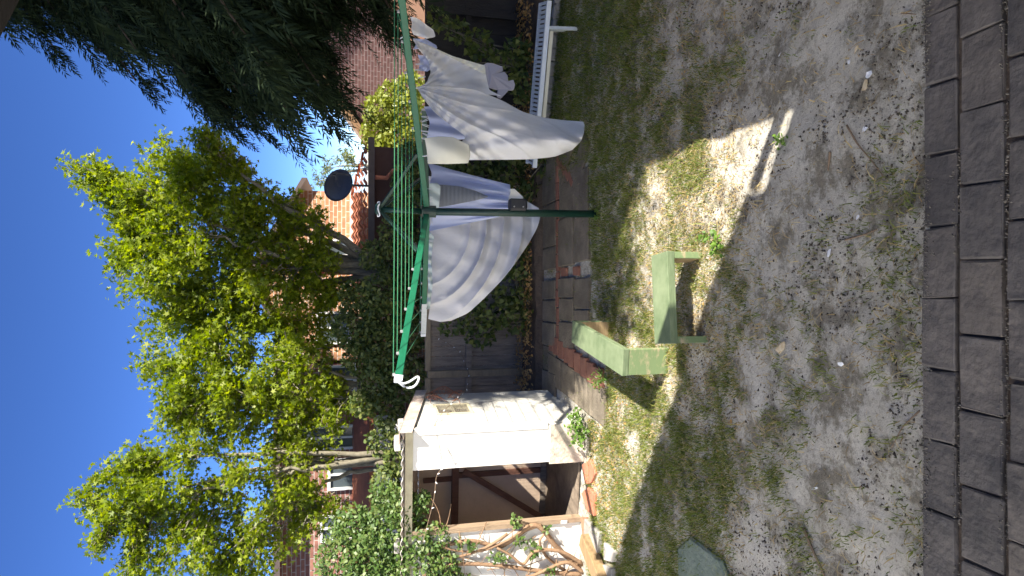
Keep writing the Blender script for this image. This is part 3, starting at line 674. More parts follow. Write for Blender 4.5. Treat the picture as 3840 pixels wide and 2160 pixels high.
# individual scraps, twigs and pebbles
def scrap(u, v, w, l, ang, label, m='paper', lift=.012):
    x, y, _ = G(u, v); z = float(ground_z([x],[y])[0])
    n = 6; mb = MB(); pts = []
    for k in range(n):
        t = 2*math.pi*k/n+random.uniform(-.35,.35); r = random.uniform(.75,1.1)
        a, b = math.cos(t)*w*r, math.sin(t)*l*r
        pts.append((x+a*math.cos(ang)-b*math.sin(ang), y+a*math.sin(ang)+b*math.cos(ang), z+lift+random.uniform(-.004,.008)))
    top = [(p[0],p[1],p[2]+.0015) for p in pts]
    mb.add(pts+top, [tuple(range(n-1,-1,-1)), tuple(range(n,2*n))]+[(k,(k+1)%n,n+(k+1)%n,n+k) for k in range(n)])
    tag(mb.build('paper_scrap', M[m]), label, 'scrap', 'pale scraps scattered on the sand')
for a in ((1878,3275,.022,.03,.3,'larger white paper scrap close to the paving on the right, beside the stained one'),
          (1838,3256,.026,.034,.9,'yellowed paper scrap with a brown stain in its middle','paper_old'),
          (1677,3252,.016,.02,.2,'white paper scrap nearest the long dry twig'),
          (1213,3110,.018,.028,1.1,'folded white scrap alone in the middle of the bare sand'),
          (1345,3220,.010,.02,.5,'small white scrap just right of the folded one'),
          (1975,3224,.012,.026,1.0,'cream strip of paper at the far right of the sand','paper_old'),
          (1926,3195,.012,.014,.3,'tiny white scrap behind the cream strip'),
          (795,3160,.014,.026,.1,'white scrap in the dark soil left of centre'),
          (330,3070,.008,.03,.5,'thin curled white scrap at the left among dry roots'),
          (858,2930,.030,.06,.8,'flat grey piece of bark lying in front of the nearer bench','paper_old'),
          (1955,2938,.010,.018,.5,'white flake in the grass right of the bright patch'),
          (1270,2192,.02,.05,.4,'white scrap lying on the path slabs left of the post')): scrap(*a)
def twig(pts, r, label):
    q = []
    for (u, v) in pts:
        x, y, _ = G(u, v); q.append((x, y, float(ground_z([x],[y])[0])+.012))
    a = np.array(q); n = len(a); tt = np.linspace(0,n-1,14); s_ = np.stack([np.interp(tt,np.arange(n),a[:,k]) for k in range(3)],-1); s_[1:-1] = (s_[:-2]+2*s_[1:-1]+s_[2:])/4
    tag(MB().tube(s_, list(np.linspace(r, r*.5, 14)), 6).build('twig', M['twig'], smooth=True), label, 'twig', 'twigs on the sand')
twig([(1690,3183),(1620,3220),(1560,3270),(1495,3315)], .006, 'long curved bare twig lying on the pale sand')
twig([(1590,3120),(1520,3108)], .008, 'short thick grey stick left of the long curved twig')
twig([(1260,3170),(1280,3240),(1300,3290)], .006, 'dark twig in front of the folded white scrap')
twig([(180,3020),(90,3060),(0,3100)], .010, 'thick brown stick at the bottom left corner of the sand')
twig([(620,3450),(560,3390),(480,3350)], .004, 'thin dry root by the edge of the paving')
twig([(2110,3390),(2105,3445)], .004, 'straw-coloured twig at the right against the paving')

# flat greenish stone at far left
def stone():
    out = [(10,2552),(105,2552),(150,2600),(95,2675),(60,2720),(0,2745),(-90,2700),(-80,2600)]
    pts = [G(u, v) for u, v in out]; n = len(pts); c = np.mean(pts, axis=0)
    vs = [(x,y,-.02) for x,y,_ in pts]+[(x,y,.028+random.uniform(-.006,.006)) for x,y,_ in pts]+[(c[0]+(x-c[0])*.9, c[1]+(y-c[1])*.9, .040) for x,y,_ in pts]
    fs = [tuple(range(2*n,3*n))]
    for r in range(2):
        for k in range(n): j = (k+1) % n; fs.append((r*n+k, r*n+j, r*n+n+j, r*n+n+k))
    o = mk('stepping_stone', vs, fs, M['stone']); tag(o, 'flat grey-green stone slab lying in the grass at the left edge', 'stone')
stone()

# ================================================================ SHED
CA, SA = math.cos(R(-6.5)), math.sin(R(-6.5))
SX0, SY0 = -1.59, 7.15
def fr(v):  # shed frame: x along front (negative = left), y back
    return (SX0+v[0]*CA-v[1]*SA, SY0+v[0]*SA+v[1]*CA, v[2])
def roofz(y): return 2.09-.20*y
def build_shed():
    D = 1.37; W = 2.6
    t = thing('shed', (SX0, SY0, 0), 'small white open-fronted shed with a lean-to corrugated roof beside the fence', 'shed')
    # front wall right of the opening (lower part rendered), wall left of it
    MB().box(-.44, 0, -.03, .03, .0, 2.0, fr).build('front_panel', M['white_paint'], t)
    MB().box(-.46, .012, -.052, -.032, 0, .42, fr).build('plinth', M['render_dirty'], t)
    MB().box(-W, -1.20, -.03, .03, 0, 2.0, fr).build('front_panel', M['white_paint'], t)
    MB().box(-W, 0, -.045, .03, 2.002, 2.085, fr).build('fascia', M['cream_wood'], t)
    MB().box(-1.20, -1.145, -.06, .04, 0, 1.998, fr).build('door_post', M['raw_wood'], t)
    MB().box(-.035, .035, -.04, .02, .45, 1.99, fr).build('corner_trim', M['white_paint'], t)
    # side wall with a hole for the window: four pieces and a frame
    s = MB(); y0, y1, z0, z1 = .50, .86, 1.25, 1.66
    def sl(ya, yb, za, zb=None):
        vs = [(-.02,ya,za),(.02,ya,za),(.02,yb,za),(-.02,yb,za)]
        top = [zb if zb else roofz(ya)-.03]*2+[zb if zb else roofz(yb)-.03]*2
        vs += [(v[0],v[1],z) for v,z in zip(vs, top)]
        s.add([fr(v) for v in vs], [(3,2,1,0),(4,5,6,7),(0,1,5,4),(1,2,6,5),(2,3,7,6),(3,0,4,7)])
    sl(.031, y0, 0); sl(y1, D, 0); sl(y0, y1, 0, z0); sl(y0, y1, z1)
    s.build('side_wall', M['shed_side'], t)
    MB().box(.0205,.036,.10,.115,.3,1.9,fr).build('cover_strip', M['shed_side'], t)
    MB().box(.0205,.034,.96,.972,.2,1.75,fr).build('cover_strip', M['shed_side'], t)
    f = MB().box(-.03,.034,y0-.025,y0+.012,z0-.02,z1+.02,fr).box(-.03,.034,y1-.012,y1+.025,z0-.02,z1+.02,fr).box(-.03,.034,y0+.013,y1-.013,z0-.02,z0+.012,fr).box(-.03,.034,y0+.013,y1-.013,z1-.012,z1+.02,fr)
    f.box(-.01,.02,y0+.013,y1-.013,1.44,1.465,fr)
    w = f.build('window', M['cream_wood'], t)
    g = MB()
    for k in range(1, 15):
        y = y0+(y1-y0)*k/15; g.bar(fr((.025,y,z0)), fr((.025,y,z1)), .003)
    for k in range(1, 17):
        z = z0+(z1-z0)*k/17; g.bar(fr((.027,y0,z)), fr((.027,y1,z)), .003)
    g.build('wire_mesh', M['grey_wire'], w)
    # back and left walls, floor, ceiling lining
    b = MB(); b.add([fr(v) for v in ((-W,D-.03,0),(0,D-.03,0),(0,D,0),(-W,D,0),(-W,D-.03,roofz(D)-.02),(0,D-.03,roofz(D)-.02),(0,D,roofz(D)-.02),(-W,D,roofz(D)-.02))], [(3,2,1,0),(4,5,6,7),(0,1,5,4),(1,2,6,5),(2,3,7,6),(3,0,4,7)])
    b.build('back_wall', M['shed_inner'], t)
    MB().box(-W,-W+.03,.03,D-.03,0,1.85,fr).build('side_wall', M['shed_inner'], t)
    MB().box(-W+.03,-.02,.03,D-.03,.012,.03,fr).build('floor', M['shed_floor'], t)
    # inner studs, rails and the brace
    fw = MB(); yb = D-.055
    fw.box(-W+.03,-.02,yb-.05,yb+.024,1.27,1.36,fr)
    fw.build('rail', M['frame_wood'], t)
    for x in (-1.10, -1.9, -.06): MB().box(x-.035,x+.035,yb-.02,yb+.024,.12,1.265,fr).build('stud', M['frame_wood'], t)
    for x in (-1.14, -.55): MB().box(x-.03,x+.03,yb-.02,yb+.024,1.362,1.74,fr).build('stud', M['frame_wood'], t)
    MB().bar(P(394,1739,8.45), P(219,2033,8.47), .075, .03, up=(0,-1,0)).build('brace', M['frame_wood'], t)
    MB().box(-W+.03,-.02,yb+.002,yb+.024,.0302,.11,fr).build('kick_board', M['fence_wood'], t)
    # roof: corrugated sheet, barge flashing
    n = 15*12; xs = np.linspace(-W-.05, .03, n); vs = []; fs = []
    for (y, dz) in ((-.12,0),(D+.12,0)):
        for x in xs: vs.append(fr((x, y, roofz(y)+.012+.011*math.sin(x*2*math.pi/.115))))
    for (y, dz) in ((-.12,0),(D+.12,0)):
        for x in xs: vs.append(fr((x, y, roofz(y)+.006+.011*math.sin(x*2*math.pi/.115))))
    for i in range(n-1): fs += [(i,i+1,n+i+1,n+i), (2*n+i+1,2*n+i,3*n+i,3*n+i+1), (i+1,i,2*n+i,2*n+i+1)]
    mk('roof', vs, fs, M['corrugated'], t, smooth=True)
    fl = MB()
    segs = [(-.14,.32),(.30,.95),(.93,D+.14)]
    for k, (ya, yb_) in enumerate(segs):
        o = .003*(k % 2)
        for (xa, xb, za, zb) in ((.036+o,.048+o,-.10,.045),(-.09,.048+o,.036+o,.046+o)):
            vs = [(xa,ya,roofz(ya)+za),(xb,ya,roofz(ya)+za),(xb,yb_,roofz(yb_)+za),(xa,yb_,roofz(yb_)+za),(xa,ya,roofz(ya)+zb),(xb,ya,roofz(ya)+zb),(xb,yb_,roofz(yb_)+zb),(xa,yb_,roofz(yb_)+zb)]
            fl.add([fr(v) for v in vs], [(3,2,1,0),(4,5,6,7),(0,1,5,4),(1,2,6,5),(2,3,7,6),(3,0,4,7)])
    fl.build('barge_flashing', M['flashing'], t)
    MB().cbox(-1.20,-1.16,-.075,-.061,.18,.26,.004,fr).build('latch', M['white_metal'], t)
build_shed()
for (x, y, lab, l) in ((-.13,.02,'cream block weighing down the right front corner of the shed roof',.15),(-.02,.30,'grey block on the shed roof edge behind the corner block',.12),(-1.32,.03,'rough grey block on the shed roof above the door post',.16)):
    o = MB().cbox(x-l/2,x+l/2,y-.06,y+.06,roofz(y)+.047,roofz(y)+.115,.008,fr,jit=.004).build('roof_block', M['pale_concrete'])
    tag(o, lab, 'block', 'blocks holding the shed roof down')

# rusty chicken wire crumpled at the back corner of the shed top
def chicken_wire():
    mb = MB(); a = .028
    def S_(u, v):
        y = .95+u*.55; z = 1.70-v*.42+.05*math.sin(u*9)
        return fr((.035+.05*math.sin(v*6+u*5)+.03*math.sin(u*17), y+.03*math.sin(v*11), z))
    nu, nv = 15, 12
    for i in range(nu):
        for j in range(nv):
            x0 = i+.5*(j % 2)
            A = ((x0)/nu, j/nv); B = ((x0+.5)/nu, (j+.33)/nv); C = ((x0-.5)/nu, (j+.33)/nv); D = ((x0)/nu, (j-.67)/nv)
            for q in (B, C, D):
                if 0 <= q[0] <= 1.02 and 0 <= q[1] <= 1: mb.bar(S_(*A), S_(*q), .0045)
    tag(mb.build('chicken_wire', M['rust_wire']), 'crumpled rusty chicken wire hanging at the back corner of the shed wall', 'wire netting')
chicken_wire()

def string_lights():
    t = thing('string_lights', (-1.5,7.1,1.5), 'thin dead string of fairy lights looped over the shed front and along the fence', 'string lights')
    K3 = lambda x, y: (960-.6627*y, 1400+.6627*x)
    pts = [(P(*K3(280,1260),7.12)),(P(*K3(345,1010),7.12)),(P(*K3(356,880),7.1)),(P(*K3(395,830),7.05)),(P(*K3(370,690),7.05)),(P(*K3(340,600),7.2)),(P(*K3(400,510),7.6)),(P(*K3(490,430),8.1)),(P(*K3(535,380),8.5)),(P(*K3(540,300),9.3)),(P(*K3(500,190),9.5)),(P(*K3(420,130),9.5)),(P(*K3(330,80),9.5))]
    a = np.array(pts); n = len(a); tt = np.linspace(0,n-1,n*6); q = np.stack([np.interp(tt,np.arange(n),a[:,k]) for k in range(3)],-1)
    for _ in range(2): q[1:-1] = (q[:-2]+2*q[1:-1]+q[2:])/4
    MB().tube(q, .0035, 5).build('wire', M['twig'], t)
    for k in range(2, len(q)-2, 3):
        d = Vector((random.uniform(-1,1),random.uniform(-.6,0),random.uniform(-1,.4))).normalized()*.028; c = Vector(q[k])
        MB().tube([c, c+d*.5, c+d], [.005,.0065,.002], 6).build('bulb', M['white_plastic'], t)
string_lights()

# loose tiles, blocks and the sleeper before the shed
def flat_piece(name, corners, h, m, label, cat, group=None, z0=-.01):
    p = [G(u, v) for u, v in corners]; n = len(p)
    vs = [(x,y,z0) for x,y,_ in p]+[(x,y,h) for x,y,_ in p]
    o = mk(name, vs, [tuple(range(n-1,-1,-1)), tuple(range(n,2*n))]+[(k,(k+1)%n,n+(k+1)%n,n+k) for k in range(n)], M[m])
    bevel(o, .005); return tag(o, label, cat, group)
K4 = lambda x, y: (2160-(1300+.5935*y), 1900+.5935*x)
flat_piece('terracotta_tile', [K4(488,745),K4(540,712),K4(575,800),K4(545,860),K4(510,872)], .03, 'terracotta', 'cracked terracotta tile nearest the shed corner', 'tile', 'terracotta tiles on the ground before the shed')
flat_piece('terracotta_tile', [K4(486,925),K4(530,885),K4(570,935),K4(566,1070),K4(525,1040)], .03, 'terracotta', 'larger terracotta tile in front of the shed opening', 'tile', 'terracotta tiles on the ground before the shed')
flat_piece('terracotta_tile', [K4(482,1075),K4(518,1075),K4(512,1195),K4(490,1190)], .03, 'terracotta', 'narrow terracotta tile by the sleeper and the concrete block', 'tile', 'terracotta tiles on the ground before the shed')
flat_piece('concrete_block', [K4(520,1085),K4(615,1175),K4(600,1310),K4(515,1235)], .06, 'concrete', 'speckled grey concrete block at the left before the shed', 'block', 'concrete blocks left of the shed opening')
flat_piece('concrete_block', [K4(640,1235),K4(700,1295),K4(690,1360),K4(640,1345)], .05, 'pale_concrete', 'small pale concrete block half in the shade beside the speckled one', 'block', 'concrete blocks left of the shed opening')
flat_piece('concrete_block', [K4(620,1370),K4(690,1400),K4(690,1500),K4(625,1500)], .05, 'concrete', 'dusty block end at the left edge beside the sleeper', 'block', 'concrete blocks left of the shed opening')
def sleeper():
    a = Vector(G(*K4(500,1170), .06)); b = Vector(G(*K4(660,1560), .06))
    o = bevel(MB().bar(a+Vector((-.06,-.05,.03)), b+Vector((-.06,-.05,.03)), .17, .12).build('sleeper', M['sleeper']), .006)
    tag(o, 'old brown timber sleeper lying on the ground at the foot of the vine', 'timber')
sleeper()

# ================================================================ FENCE
def build_fence():
    Y = 9.7; top = 1.60
    t = thing('fence', (.8, Y, 0), 'weathered dark timber paling fence along the back with pale capping rail', 'fence')
    pl = MB(); x = -4.6
    while x < 4.9:
        w = .155
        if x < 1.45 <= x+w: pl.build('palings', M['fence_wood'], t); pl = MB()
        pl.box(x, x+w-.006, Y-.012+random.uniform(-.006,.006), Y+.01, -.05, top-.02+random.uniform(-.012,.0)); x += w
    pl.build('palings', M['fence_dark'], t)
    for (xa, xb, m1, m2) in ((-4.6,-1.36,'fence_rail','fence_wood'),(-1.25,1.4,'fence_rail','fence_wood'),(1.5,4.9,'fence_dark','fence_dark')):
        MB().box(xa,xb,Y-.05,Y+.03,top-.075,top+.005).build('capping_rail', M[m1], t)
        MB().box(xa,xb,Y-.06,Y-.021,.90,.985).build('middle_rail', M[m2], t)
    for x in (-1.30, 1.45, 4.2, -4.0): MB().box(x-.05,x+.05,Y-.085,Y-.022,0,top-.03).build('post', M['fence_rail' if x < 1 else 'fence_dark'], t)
build_fence()
def side_fence():
    X = 3.035; t = thing('side_fence', (X,3.7,0), 'tall paling fence running from the house corner along the right side', 'fence')
    pl = MB(); y = 2.06
    while y < 5.55: pl.box(X-.01,X+.01,y,y+.145,0,1.95); y += .15
    pl.build('palings', M['fence_wood'], t)
    MB().box(X+.011,X+.06,2.33,5.6,1.6,1.68).build('rail', M['fence_rail'], t)
    MB().box(X+.011,X+.06,2.33,5.6,.4,.48).build('rail', M['fence_rail'], t)
side_fence()

# ================================================================ OWN HOUSE (outside the frame: throws the big shadow; its eave shows top right)
def own_house():
    t = thing('house', (5.5,-1,0), 'brick house at the photographer\'s side whose dark eave shows in the top right corner', 'house')
    def storey(name, yk, z0, z1):
        pl = [(3.05,yk),(3.05,-6),(9,-6),(9,yk-(9-3.05)*.665)]
        mk(name, [(x,y,z0) for x,y in pl]+[(x,y,z1) for x,y in pl], [(0,1,2,3),(7,6,5,4),(0,4,5,1),(1,5,6,2),(2,6,7,3),(3,7,4,0)], M['house_wall'], t)
    M['house_wall'] = M['bounce_white']; storey('wall', 2.10, 0, 2.42); storey('upper_wall', 2.10, 2.423, 7.2)  # walls made pale so they bounce light into the shaded yard
    MB().box(2.99,3.047,1.9,2.30,2.43,7.2).build('slit_blocker', M['house_wall'], t)  # added unseen strip that blocks the sun above the slit beside the pipe
    MB().tube([(3.10,2.20,0),(3.10,2.20,2.425)], .05, 10).build('downpipe', M['fascia'], t)  # unseen pipe set off the wall to let a thin strip of sun past
    pts = [(.2,2.1),(1.6,3.08),(3.05,2.2),(3.05,1.3),(1.2,1.3)]; n = 5
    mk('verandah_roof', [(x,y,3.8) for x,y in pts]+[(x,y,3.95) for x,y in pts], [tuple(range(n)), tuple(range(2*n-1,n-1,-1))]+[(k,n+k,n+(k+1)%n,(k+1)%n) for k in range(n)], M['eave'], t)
own_house()
def bounce_wall():  # unseen block added only to bounce sunlight into the shaded yard
    t = thing('bounce_block', (-7.5,0,0), 'unseen pale block added left of the yard to bounce sunlight into the shade', 'house')
    MB().box(-9.5,-4.5,-9,6.0,0,7.2).build('wall', M['bounce_white'], t)
    MB().box(-9.8,-4.3,-9.3,6.2,7.203,7.35).build('roof', M['tile'], t)
bounce_wall()

# ================================================================ NEIGHBOURING HOUSES
def window(t, x0, x1, y, z0, z1, fm='white_frame', mull=1):
    f = MB(); w = .05
    f.box(x0,x1,y-.05,y+.02,z1-w,z1).box(x0-.03,x1+.03,y-.09,y+.02,z0-.04,z0+w*.6).box(x0,x0+w,y-.05,y+.02,z0+w*.6,z1-w).box(x1-w,x1,y-.05,y+.02,z0+w*.6,z1-w)
    for k in range(mull):
        xm = x0+(x1-x0)*(k+1)/(mull+1); f.box(xm-.02,xm+.02,y-.045,y+.02,z0+w*.6,z1-w)
    o = f.build('window', M[fm], t)
    MB().box(x0+w,x1-w,y-.015,y-.005,z0+w*.6,z1-w).build('pane', M['glass'], o)
def orange_house():
    Y = 14.2
    t = thing('apartment_house', (.2,Y,0), 'sunlit orange brick house glimpsed through the maples beside the satellite dish', 'house')
    xr = P(1446,1133,Y)[0]; ze = P(1446,1133,Y)[2]; zb = 0
    xl = -1.55
    zr = ze+(xr-xl)/2*.55
    mk('wall', [(xl,Y,0),(xr,Y,0),(xr,Y,ze),((xl+xr)/2,Y,zr),(xl,Y,ze),(xl,Y+6,0),(xr,Y+6,0),(xr,Y+6,ze),((xl+xr)/2,Y+6,zr),(xl,Y+6,ze)],
       [(0,1,2,3,4),(9,8,7,6,5),(1,6,7,2),(5,0,4,9)], M['orange_brick'], t)
    r = MB(); xm = (xl+xr)/2
    for sgn, xe in ((-1,xl),(1,xr)):
        a = (xm, zr+.03); b = (xe+sgn*.25, ze-.25*.55+.03)
        vs = [(a[0],Y-.15,a[1]),(b[0],Y-.15,b[1]),(b[0],Y+6.1,b[1]),(a[0],Y+6.1,a[1])]
        r.add(vs+[(v[0],v[1],v[2]+.10) for v in vs], [(0,1,2,3),(7,6,5,4),(0,4,5,1),(1,5,6,2),(2,6,7,3),(3,7,4,0)])
    r.build('roof', M['fascia'], t)
    window(t, .35, 1.05, Y, 2.75, 3.45); window(t, -1.2, -.5, Y, 2.75, 3.45)
orange_house()
def extension():
    y0, y1 = 12.9, 14.1
    t = thing('tiled_extension', (1.9,13.2,0), 'low dark extension with red tiled roof and brown gutter under the satellite dish', 'house')
    z0 = P(1400,1392,y0)[2]; z1 = P(1300,1335,y1)[2]+.02
    xl, xr = -.2, P(1640,1392,y0)[0]
    # wavy tiles in courses
    mbv = []; mbf = []; nx = 160; xs = np.linspace(xl, xr-.05, nx); ny = 5
    for j in range(ny):
        f0, f1 = j/ny, (j+1)/ny+.03
        for f, lift in ((f0,.035),(f1,.0)):
            for x in xs: mbv.append((min(x, xr-.05-f*.9), y0-.05+(y1-y0)*f, z0+.06+(z1-z0)*f+lift+.025*math.sin(x*2*math.pi/.21)))
        b = j*2*nx
        for i in range(nx-1): mbf.append((b+i,b+i+1,b+nx+i+1,b+nx+i))
    mk('roof', mbv, mbf, M['tile'], t, smooth=False)
    MB().box(xl, xr, y0-.14, y0-.03, z0-.06, z0+.06).build('gutter', M['fascia'], t)
    MB().box(xl, xr-.12, y0+.15, y0+.25, 0, z0-.07).build('wall', M['dark_wall'], t)
    MB().tube([(xr-.75,y0+.05,z0-.08),(xr-.75,y0+.08,z0-.3),(xr-.6,y0+.09,z0-.42),(xr-.6,y0+.09,.2)], .045, 8).build('downpipe', M['terracotta'], t)
    MB().box(xl,P(1460,1335,y1)[0],y1-.02,y1+.06,z1+.02,z1+.10).build('flashing', M['white_wall'], t)
extension()
def satellite_dish():
    Y = 12.6; c = Vector(P(1467,1268,Y)); b = Vector(P(1463,1382,12.78))
    t = thing('satellite_dish', tuple(b), 'dark grey satellite dish on a short pole above the brown gutter', 'satellite dish')
    nrm = Vector((.35,-.86,.38)).normalized(); u = nrm.cross(Vector((0,0,1))).normalized(); v = nrm.cross(u)
    vs = [tuple(c-nrm*.075)]; fs = []; nr, na = 6, 40
    for i in range(1, nr+1):
        r = i/nr
        for k in range(na):
            a = 2*math.pi*k/na; p = c+u*(.345*r*math.cos(a))+v*(.285*r*math.sin(a))-nrm*.075*(1-r*r); vs.append(tuple(p))
    for k in range(na): fs.append((0,1+k,1+(k+1)%na))
    for i in range(nr-1):
        for k in range(na): a0 = 1+i*na; fs.append((a0+k,a0+na+k,a0+na+(k+1)%na,a0+(k+1)%na))
    o = mk('dish', vs, fs, M['dish'], t, smooth=True); sol = o.modifiers.new('s','SOLIDIFY'); sol.thickness = .012
    MB().tube([b, b+Vector((0,-.0,.35)), c-nrm*.09-Vector((0,0,.12)), c-nrm*.09], .022, 8).build('pole', M['dish'], t)
    MB().tube([c+v*.27, c+v*.34+nrm*.25, c+nrm*.40+v*.10], .012, 6).cbox(-.03,.03,-.03,.03,-.05,.05,.01, fr=lambda q: tuple(c+nrm*.40+v*.10+Vector(q))).build('receiver_arm', M['dish'], t)
satellite_dish()
def brown_house():
    Y = 13.4
    t = thing('brick_house', (-3.5,Y,0), 'red-brown brick house with white windows half hidden behind the left maple', 'house')
    MB().box(-7.5,-1.62,Y,Y+6,0,4.1).build('wall', M['brown_brick'], t)
    r = MB(); vs = [(-8,Y-.35,4.05),(-1.4,Y-.35,4.05),(-1.4,Y+3,4.42),(-8,Y+3,4.42)]
    r.add(vs+[(a,b,c+.12) for a,b,c in vs], [(3,2,1,0),(4,5,6,7),(0,1,5,4),(1,2,6,5),(2,3,7,6),(3,0,4,7)]); r.build('roof', M['fascia'], t)
    for (u0,u1,v0,v1) in ((690,790,1215,1330),(480,560,1120,1330),(330,440,1230,1340),(140,230,1200,1340)):
        a = P(u0,v1,Y); b = P(u1,v0,Y); window(t, a[0], b[0], Y-.02, a[2], b[2])
    MB().box(-7.5,-2.6,Y-1.0,Y-.02,0,2.35).build('porch_wall', M['white_wall'], t)
    q = MB(); vs = [(-7.6,Y-1.2,2.30),(-2.4,Y-1.2,2.30),(-2.4,Y-.03,2.62),(-7.6,Y-.03,2.62)]
    q.add(vs+[(a,b,c+.08) for a,b,c in vs], [(3,2,1,0),(4,5,6,7),(0,1,5,4),(1,2,6,5),(2,3,7,6),(3,0,4,7)]); q.build('porch_roof', M['tile'], t)
brown_house()
def gable_house():
    Y = 19.0; ca, sa = math.cos(R(-24)), math.sin(R(-24))
    p0 = P(1590,1418,Y); p1 = P(1869,1207,Y-.9)
    sl = (p1[2]-p0[2])/math.hypot(p1[0]-p0[0], p1[1]-p0[1])
    t = thing('gabled_house', (p0[0],Y,0), 'plum brick gabled house with a pale barge board rising behind the conifer', 'house')
    fr_ = lambda v: (p0[0]+v[0]*ca-v[1]*sa, Y+v[0]*sa+v[1]*ca, v[2])
    Wd = 8.0; e = p0[2]-.12; rz = e+Wd/2*sl
    mk('wall', [fr_(v) for v in ((.15,0,0),(Wd,0,0),(Wd,0,e),(Wd/2,0,rz),(.15,0,e),(.15,7,0),(Wd,7,0),(Wd,7,e),(Wd/2,7,rz),(.15,7,e))], [(0,1,2,3,4),(1,6,7,2),(5,0,4,9),(9,8,7,6,5)], M['plum_brick'], t)
    for (xa, xb, za, zb) in ((-.3,Wd/2,e-.3*sl,rz),(Wd/2,Wd+.3,rz,e-.3*sl)):
        mb = MB(); vs = [(xa,-.35,za),(xb,-.35,zb),(xb,-.30,zb),(xa,-.30,za)]
        mb.add([fr_(v) for v in vs]+[fr_((v[0],v[1],v[2]+.22)) for v in vs], [(3,2,1,0),(4,5,6,7),(0,1,5,4),(1,2,6,5),(2,3,7,6),(3,0,4,7)]); mb.build('barge_board', M['barge'], t)
        rb = MB(); vs = [(xa,-.36,za+.224),(xb,-.36,zb+.224),(xb,7.3,zb+.224),(xa,7.3,za+.224)]
        rb.add([fr_(v) for v in vs]+[fr_((v[0],v[1],v[2]+.09)) for v in vs], [(3,2,1,0),(4,5,6,7),(0,1,5,4),(1,2,6,5),(2,3,7,6),(3,0,4,7)]); rb.build('roof', M['cream_render'], t)
    q = MB(); q.box(3.0,3.02,-.32,-.01,1.9,2.0,fr_); 
    MB().box(3.1,6.2,-.03,-.005,.0,e-.1,fr_).build('rendered_panel', M['peach_render'], t)
    MB().box(.02,.14,-.02,.1,0,e,fr_).build('corner_pillar', M['plum_brick'], t)
gable_house()

# ================================================================ ROTARY CLOTHESLINE
HUB = Vector((.80,6.71,1.89))
TIP = {'fl': Vector((-.69,5.05,2.285)), 'fr': Vector((2.47,5.20,2.27)), 'bl': Vector((-.58,8.25,1.775)), 'br': Vector((2.28,8.32,1.76))}
def clothesline():
    t = thing('rotary_clothesline', (.815,6.71,0), 'dark green rotary clothesline with four arms and washing pegged on its lines', 'clothesline')
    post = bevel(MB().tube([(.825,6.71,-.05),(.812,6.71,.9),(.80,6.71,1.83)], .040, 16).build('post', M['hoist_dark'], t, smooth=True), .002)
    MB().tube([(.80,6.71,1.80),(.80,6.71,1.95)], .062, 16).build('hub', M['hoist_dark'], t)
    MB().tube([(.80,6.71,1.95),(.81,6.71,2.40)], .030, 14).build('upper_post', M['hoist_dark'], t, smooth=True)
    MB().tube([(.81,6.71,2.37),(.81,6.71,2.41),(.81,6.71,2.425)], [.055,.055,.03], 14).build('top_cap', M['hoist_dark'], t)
    rg = [(.81+.075*math.cos(a),6.71+.075*math.sin(a),2.385+.01*math.sin(3*a)) for a in np.linspace(0,2*math.pi,20)]
    MB().tube(rg, .007, 6, cap=False).build('rope_ring', M['white_plastic'], t)
    wb = MB().cbox(.83,.96,6.64,6.74,.82,1.02,.02).build('winder_box', M['black_plastic'], t)
    for z_ in (.87,.97): MB().tube([(.87,6.638,z_),(.87,6.630,z_)], .008, 8).build('screw', M['steel'], wb)
    for k, tip in TIP.items():
        d = (tip-HUB); m_ = M['hoist_green'] if k == 'fl' else M['hoist_dark']
        arm = bevel(MB().bar(HUB+d*.03, tip, .030, .058).build('arm', M['hoist_green'], t), .004)
        cap = MB().bar(tip-d.normalized()*.004, tip+d.normalized()*.05, .036, .064).build('end_cap', M['white_plastic'], arm)
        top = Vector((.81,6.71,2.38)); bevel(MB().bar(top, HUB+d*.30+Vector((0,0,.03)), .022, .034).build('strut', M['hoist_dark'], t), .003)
        for f in FR:
            p = HUB+d*f; MB().cbox(-.012,.012,-.012,.012,.028,.052,.004, fr=lambda q, p=p: (p.x+q[0],p.y+q[1],p.z+q[2])).build('line_clip', M['steel'], arm)
    if True:
        w = MB().bar(HUB+(TIP['bl']-HUB)*.72+Vector((0,-.024,0)), TIP['bl']+Vector((0,-.024,0)), .012, .064).build('pale_sleeve', M['white_metal'], t)
    for a, b in (('fl','fr'),('fr','br'),('br','bl'),('bl','fl')):
        for f in FR:
            p = HUB+(TIP[a]-HUB)*f+Vector((0,0,.045)); q = HUB+(TIP[b]-HUB)*f+Vector((0,0,.045))
            pts = curve(p, q, (0,0,-.012*f), 8)
            MB().tube(pts, .0034, 5).build('line', M['wire'], t)
FR = (.42,.54,.66,.78,.89,.99)
clothesline()
def rope():
    p = TIP['fl']+Vector((-.03,-.04,0)); pts = []
    for k in range(26):
        a = k/25*4*math.pi; pts.append((p.x-.01+.028*math.cos(a*.5)+.02*math.sin(a), p.y-.02+.02*math.cos(a), p.z-.075-.075*math.sin(a*.5+.6)))
    tag(MB().tube(pts, .0085, 7).build('rope', M['white_plastic'], smooth=True), 'loop of white rope hanging from the tip of the sunlit clothesline arm', 'rope')
rope()

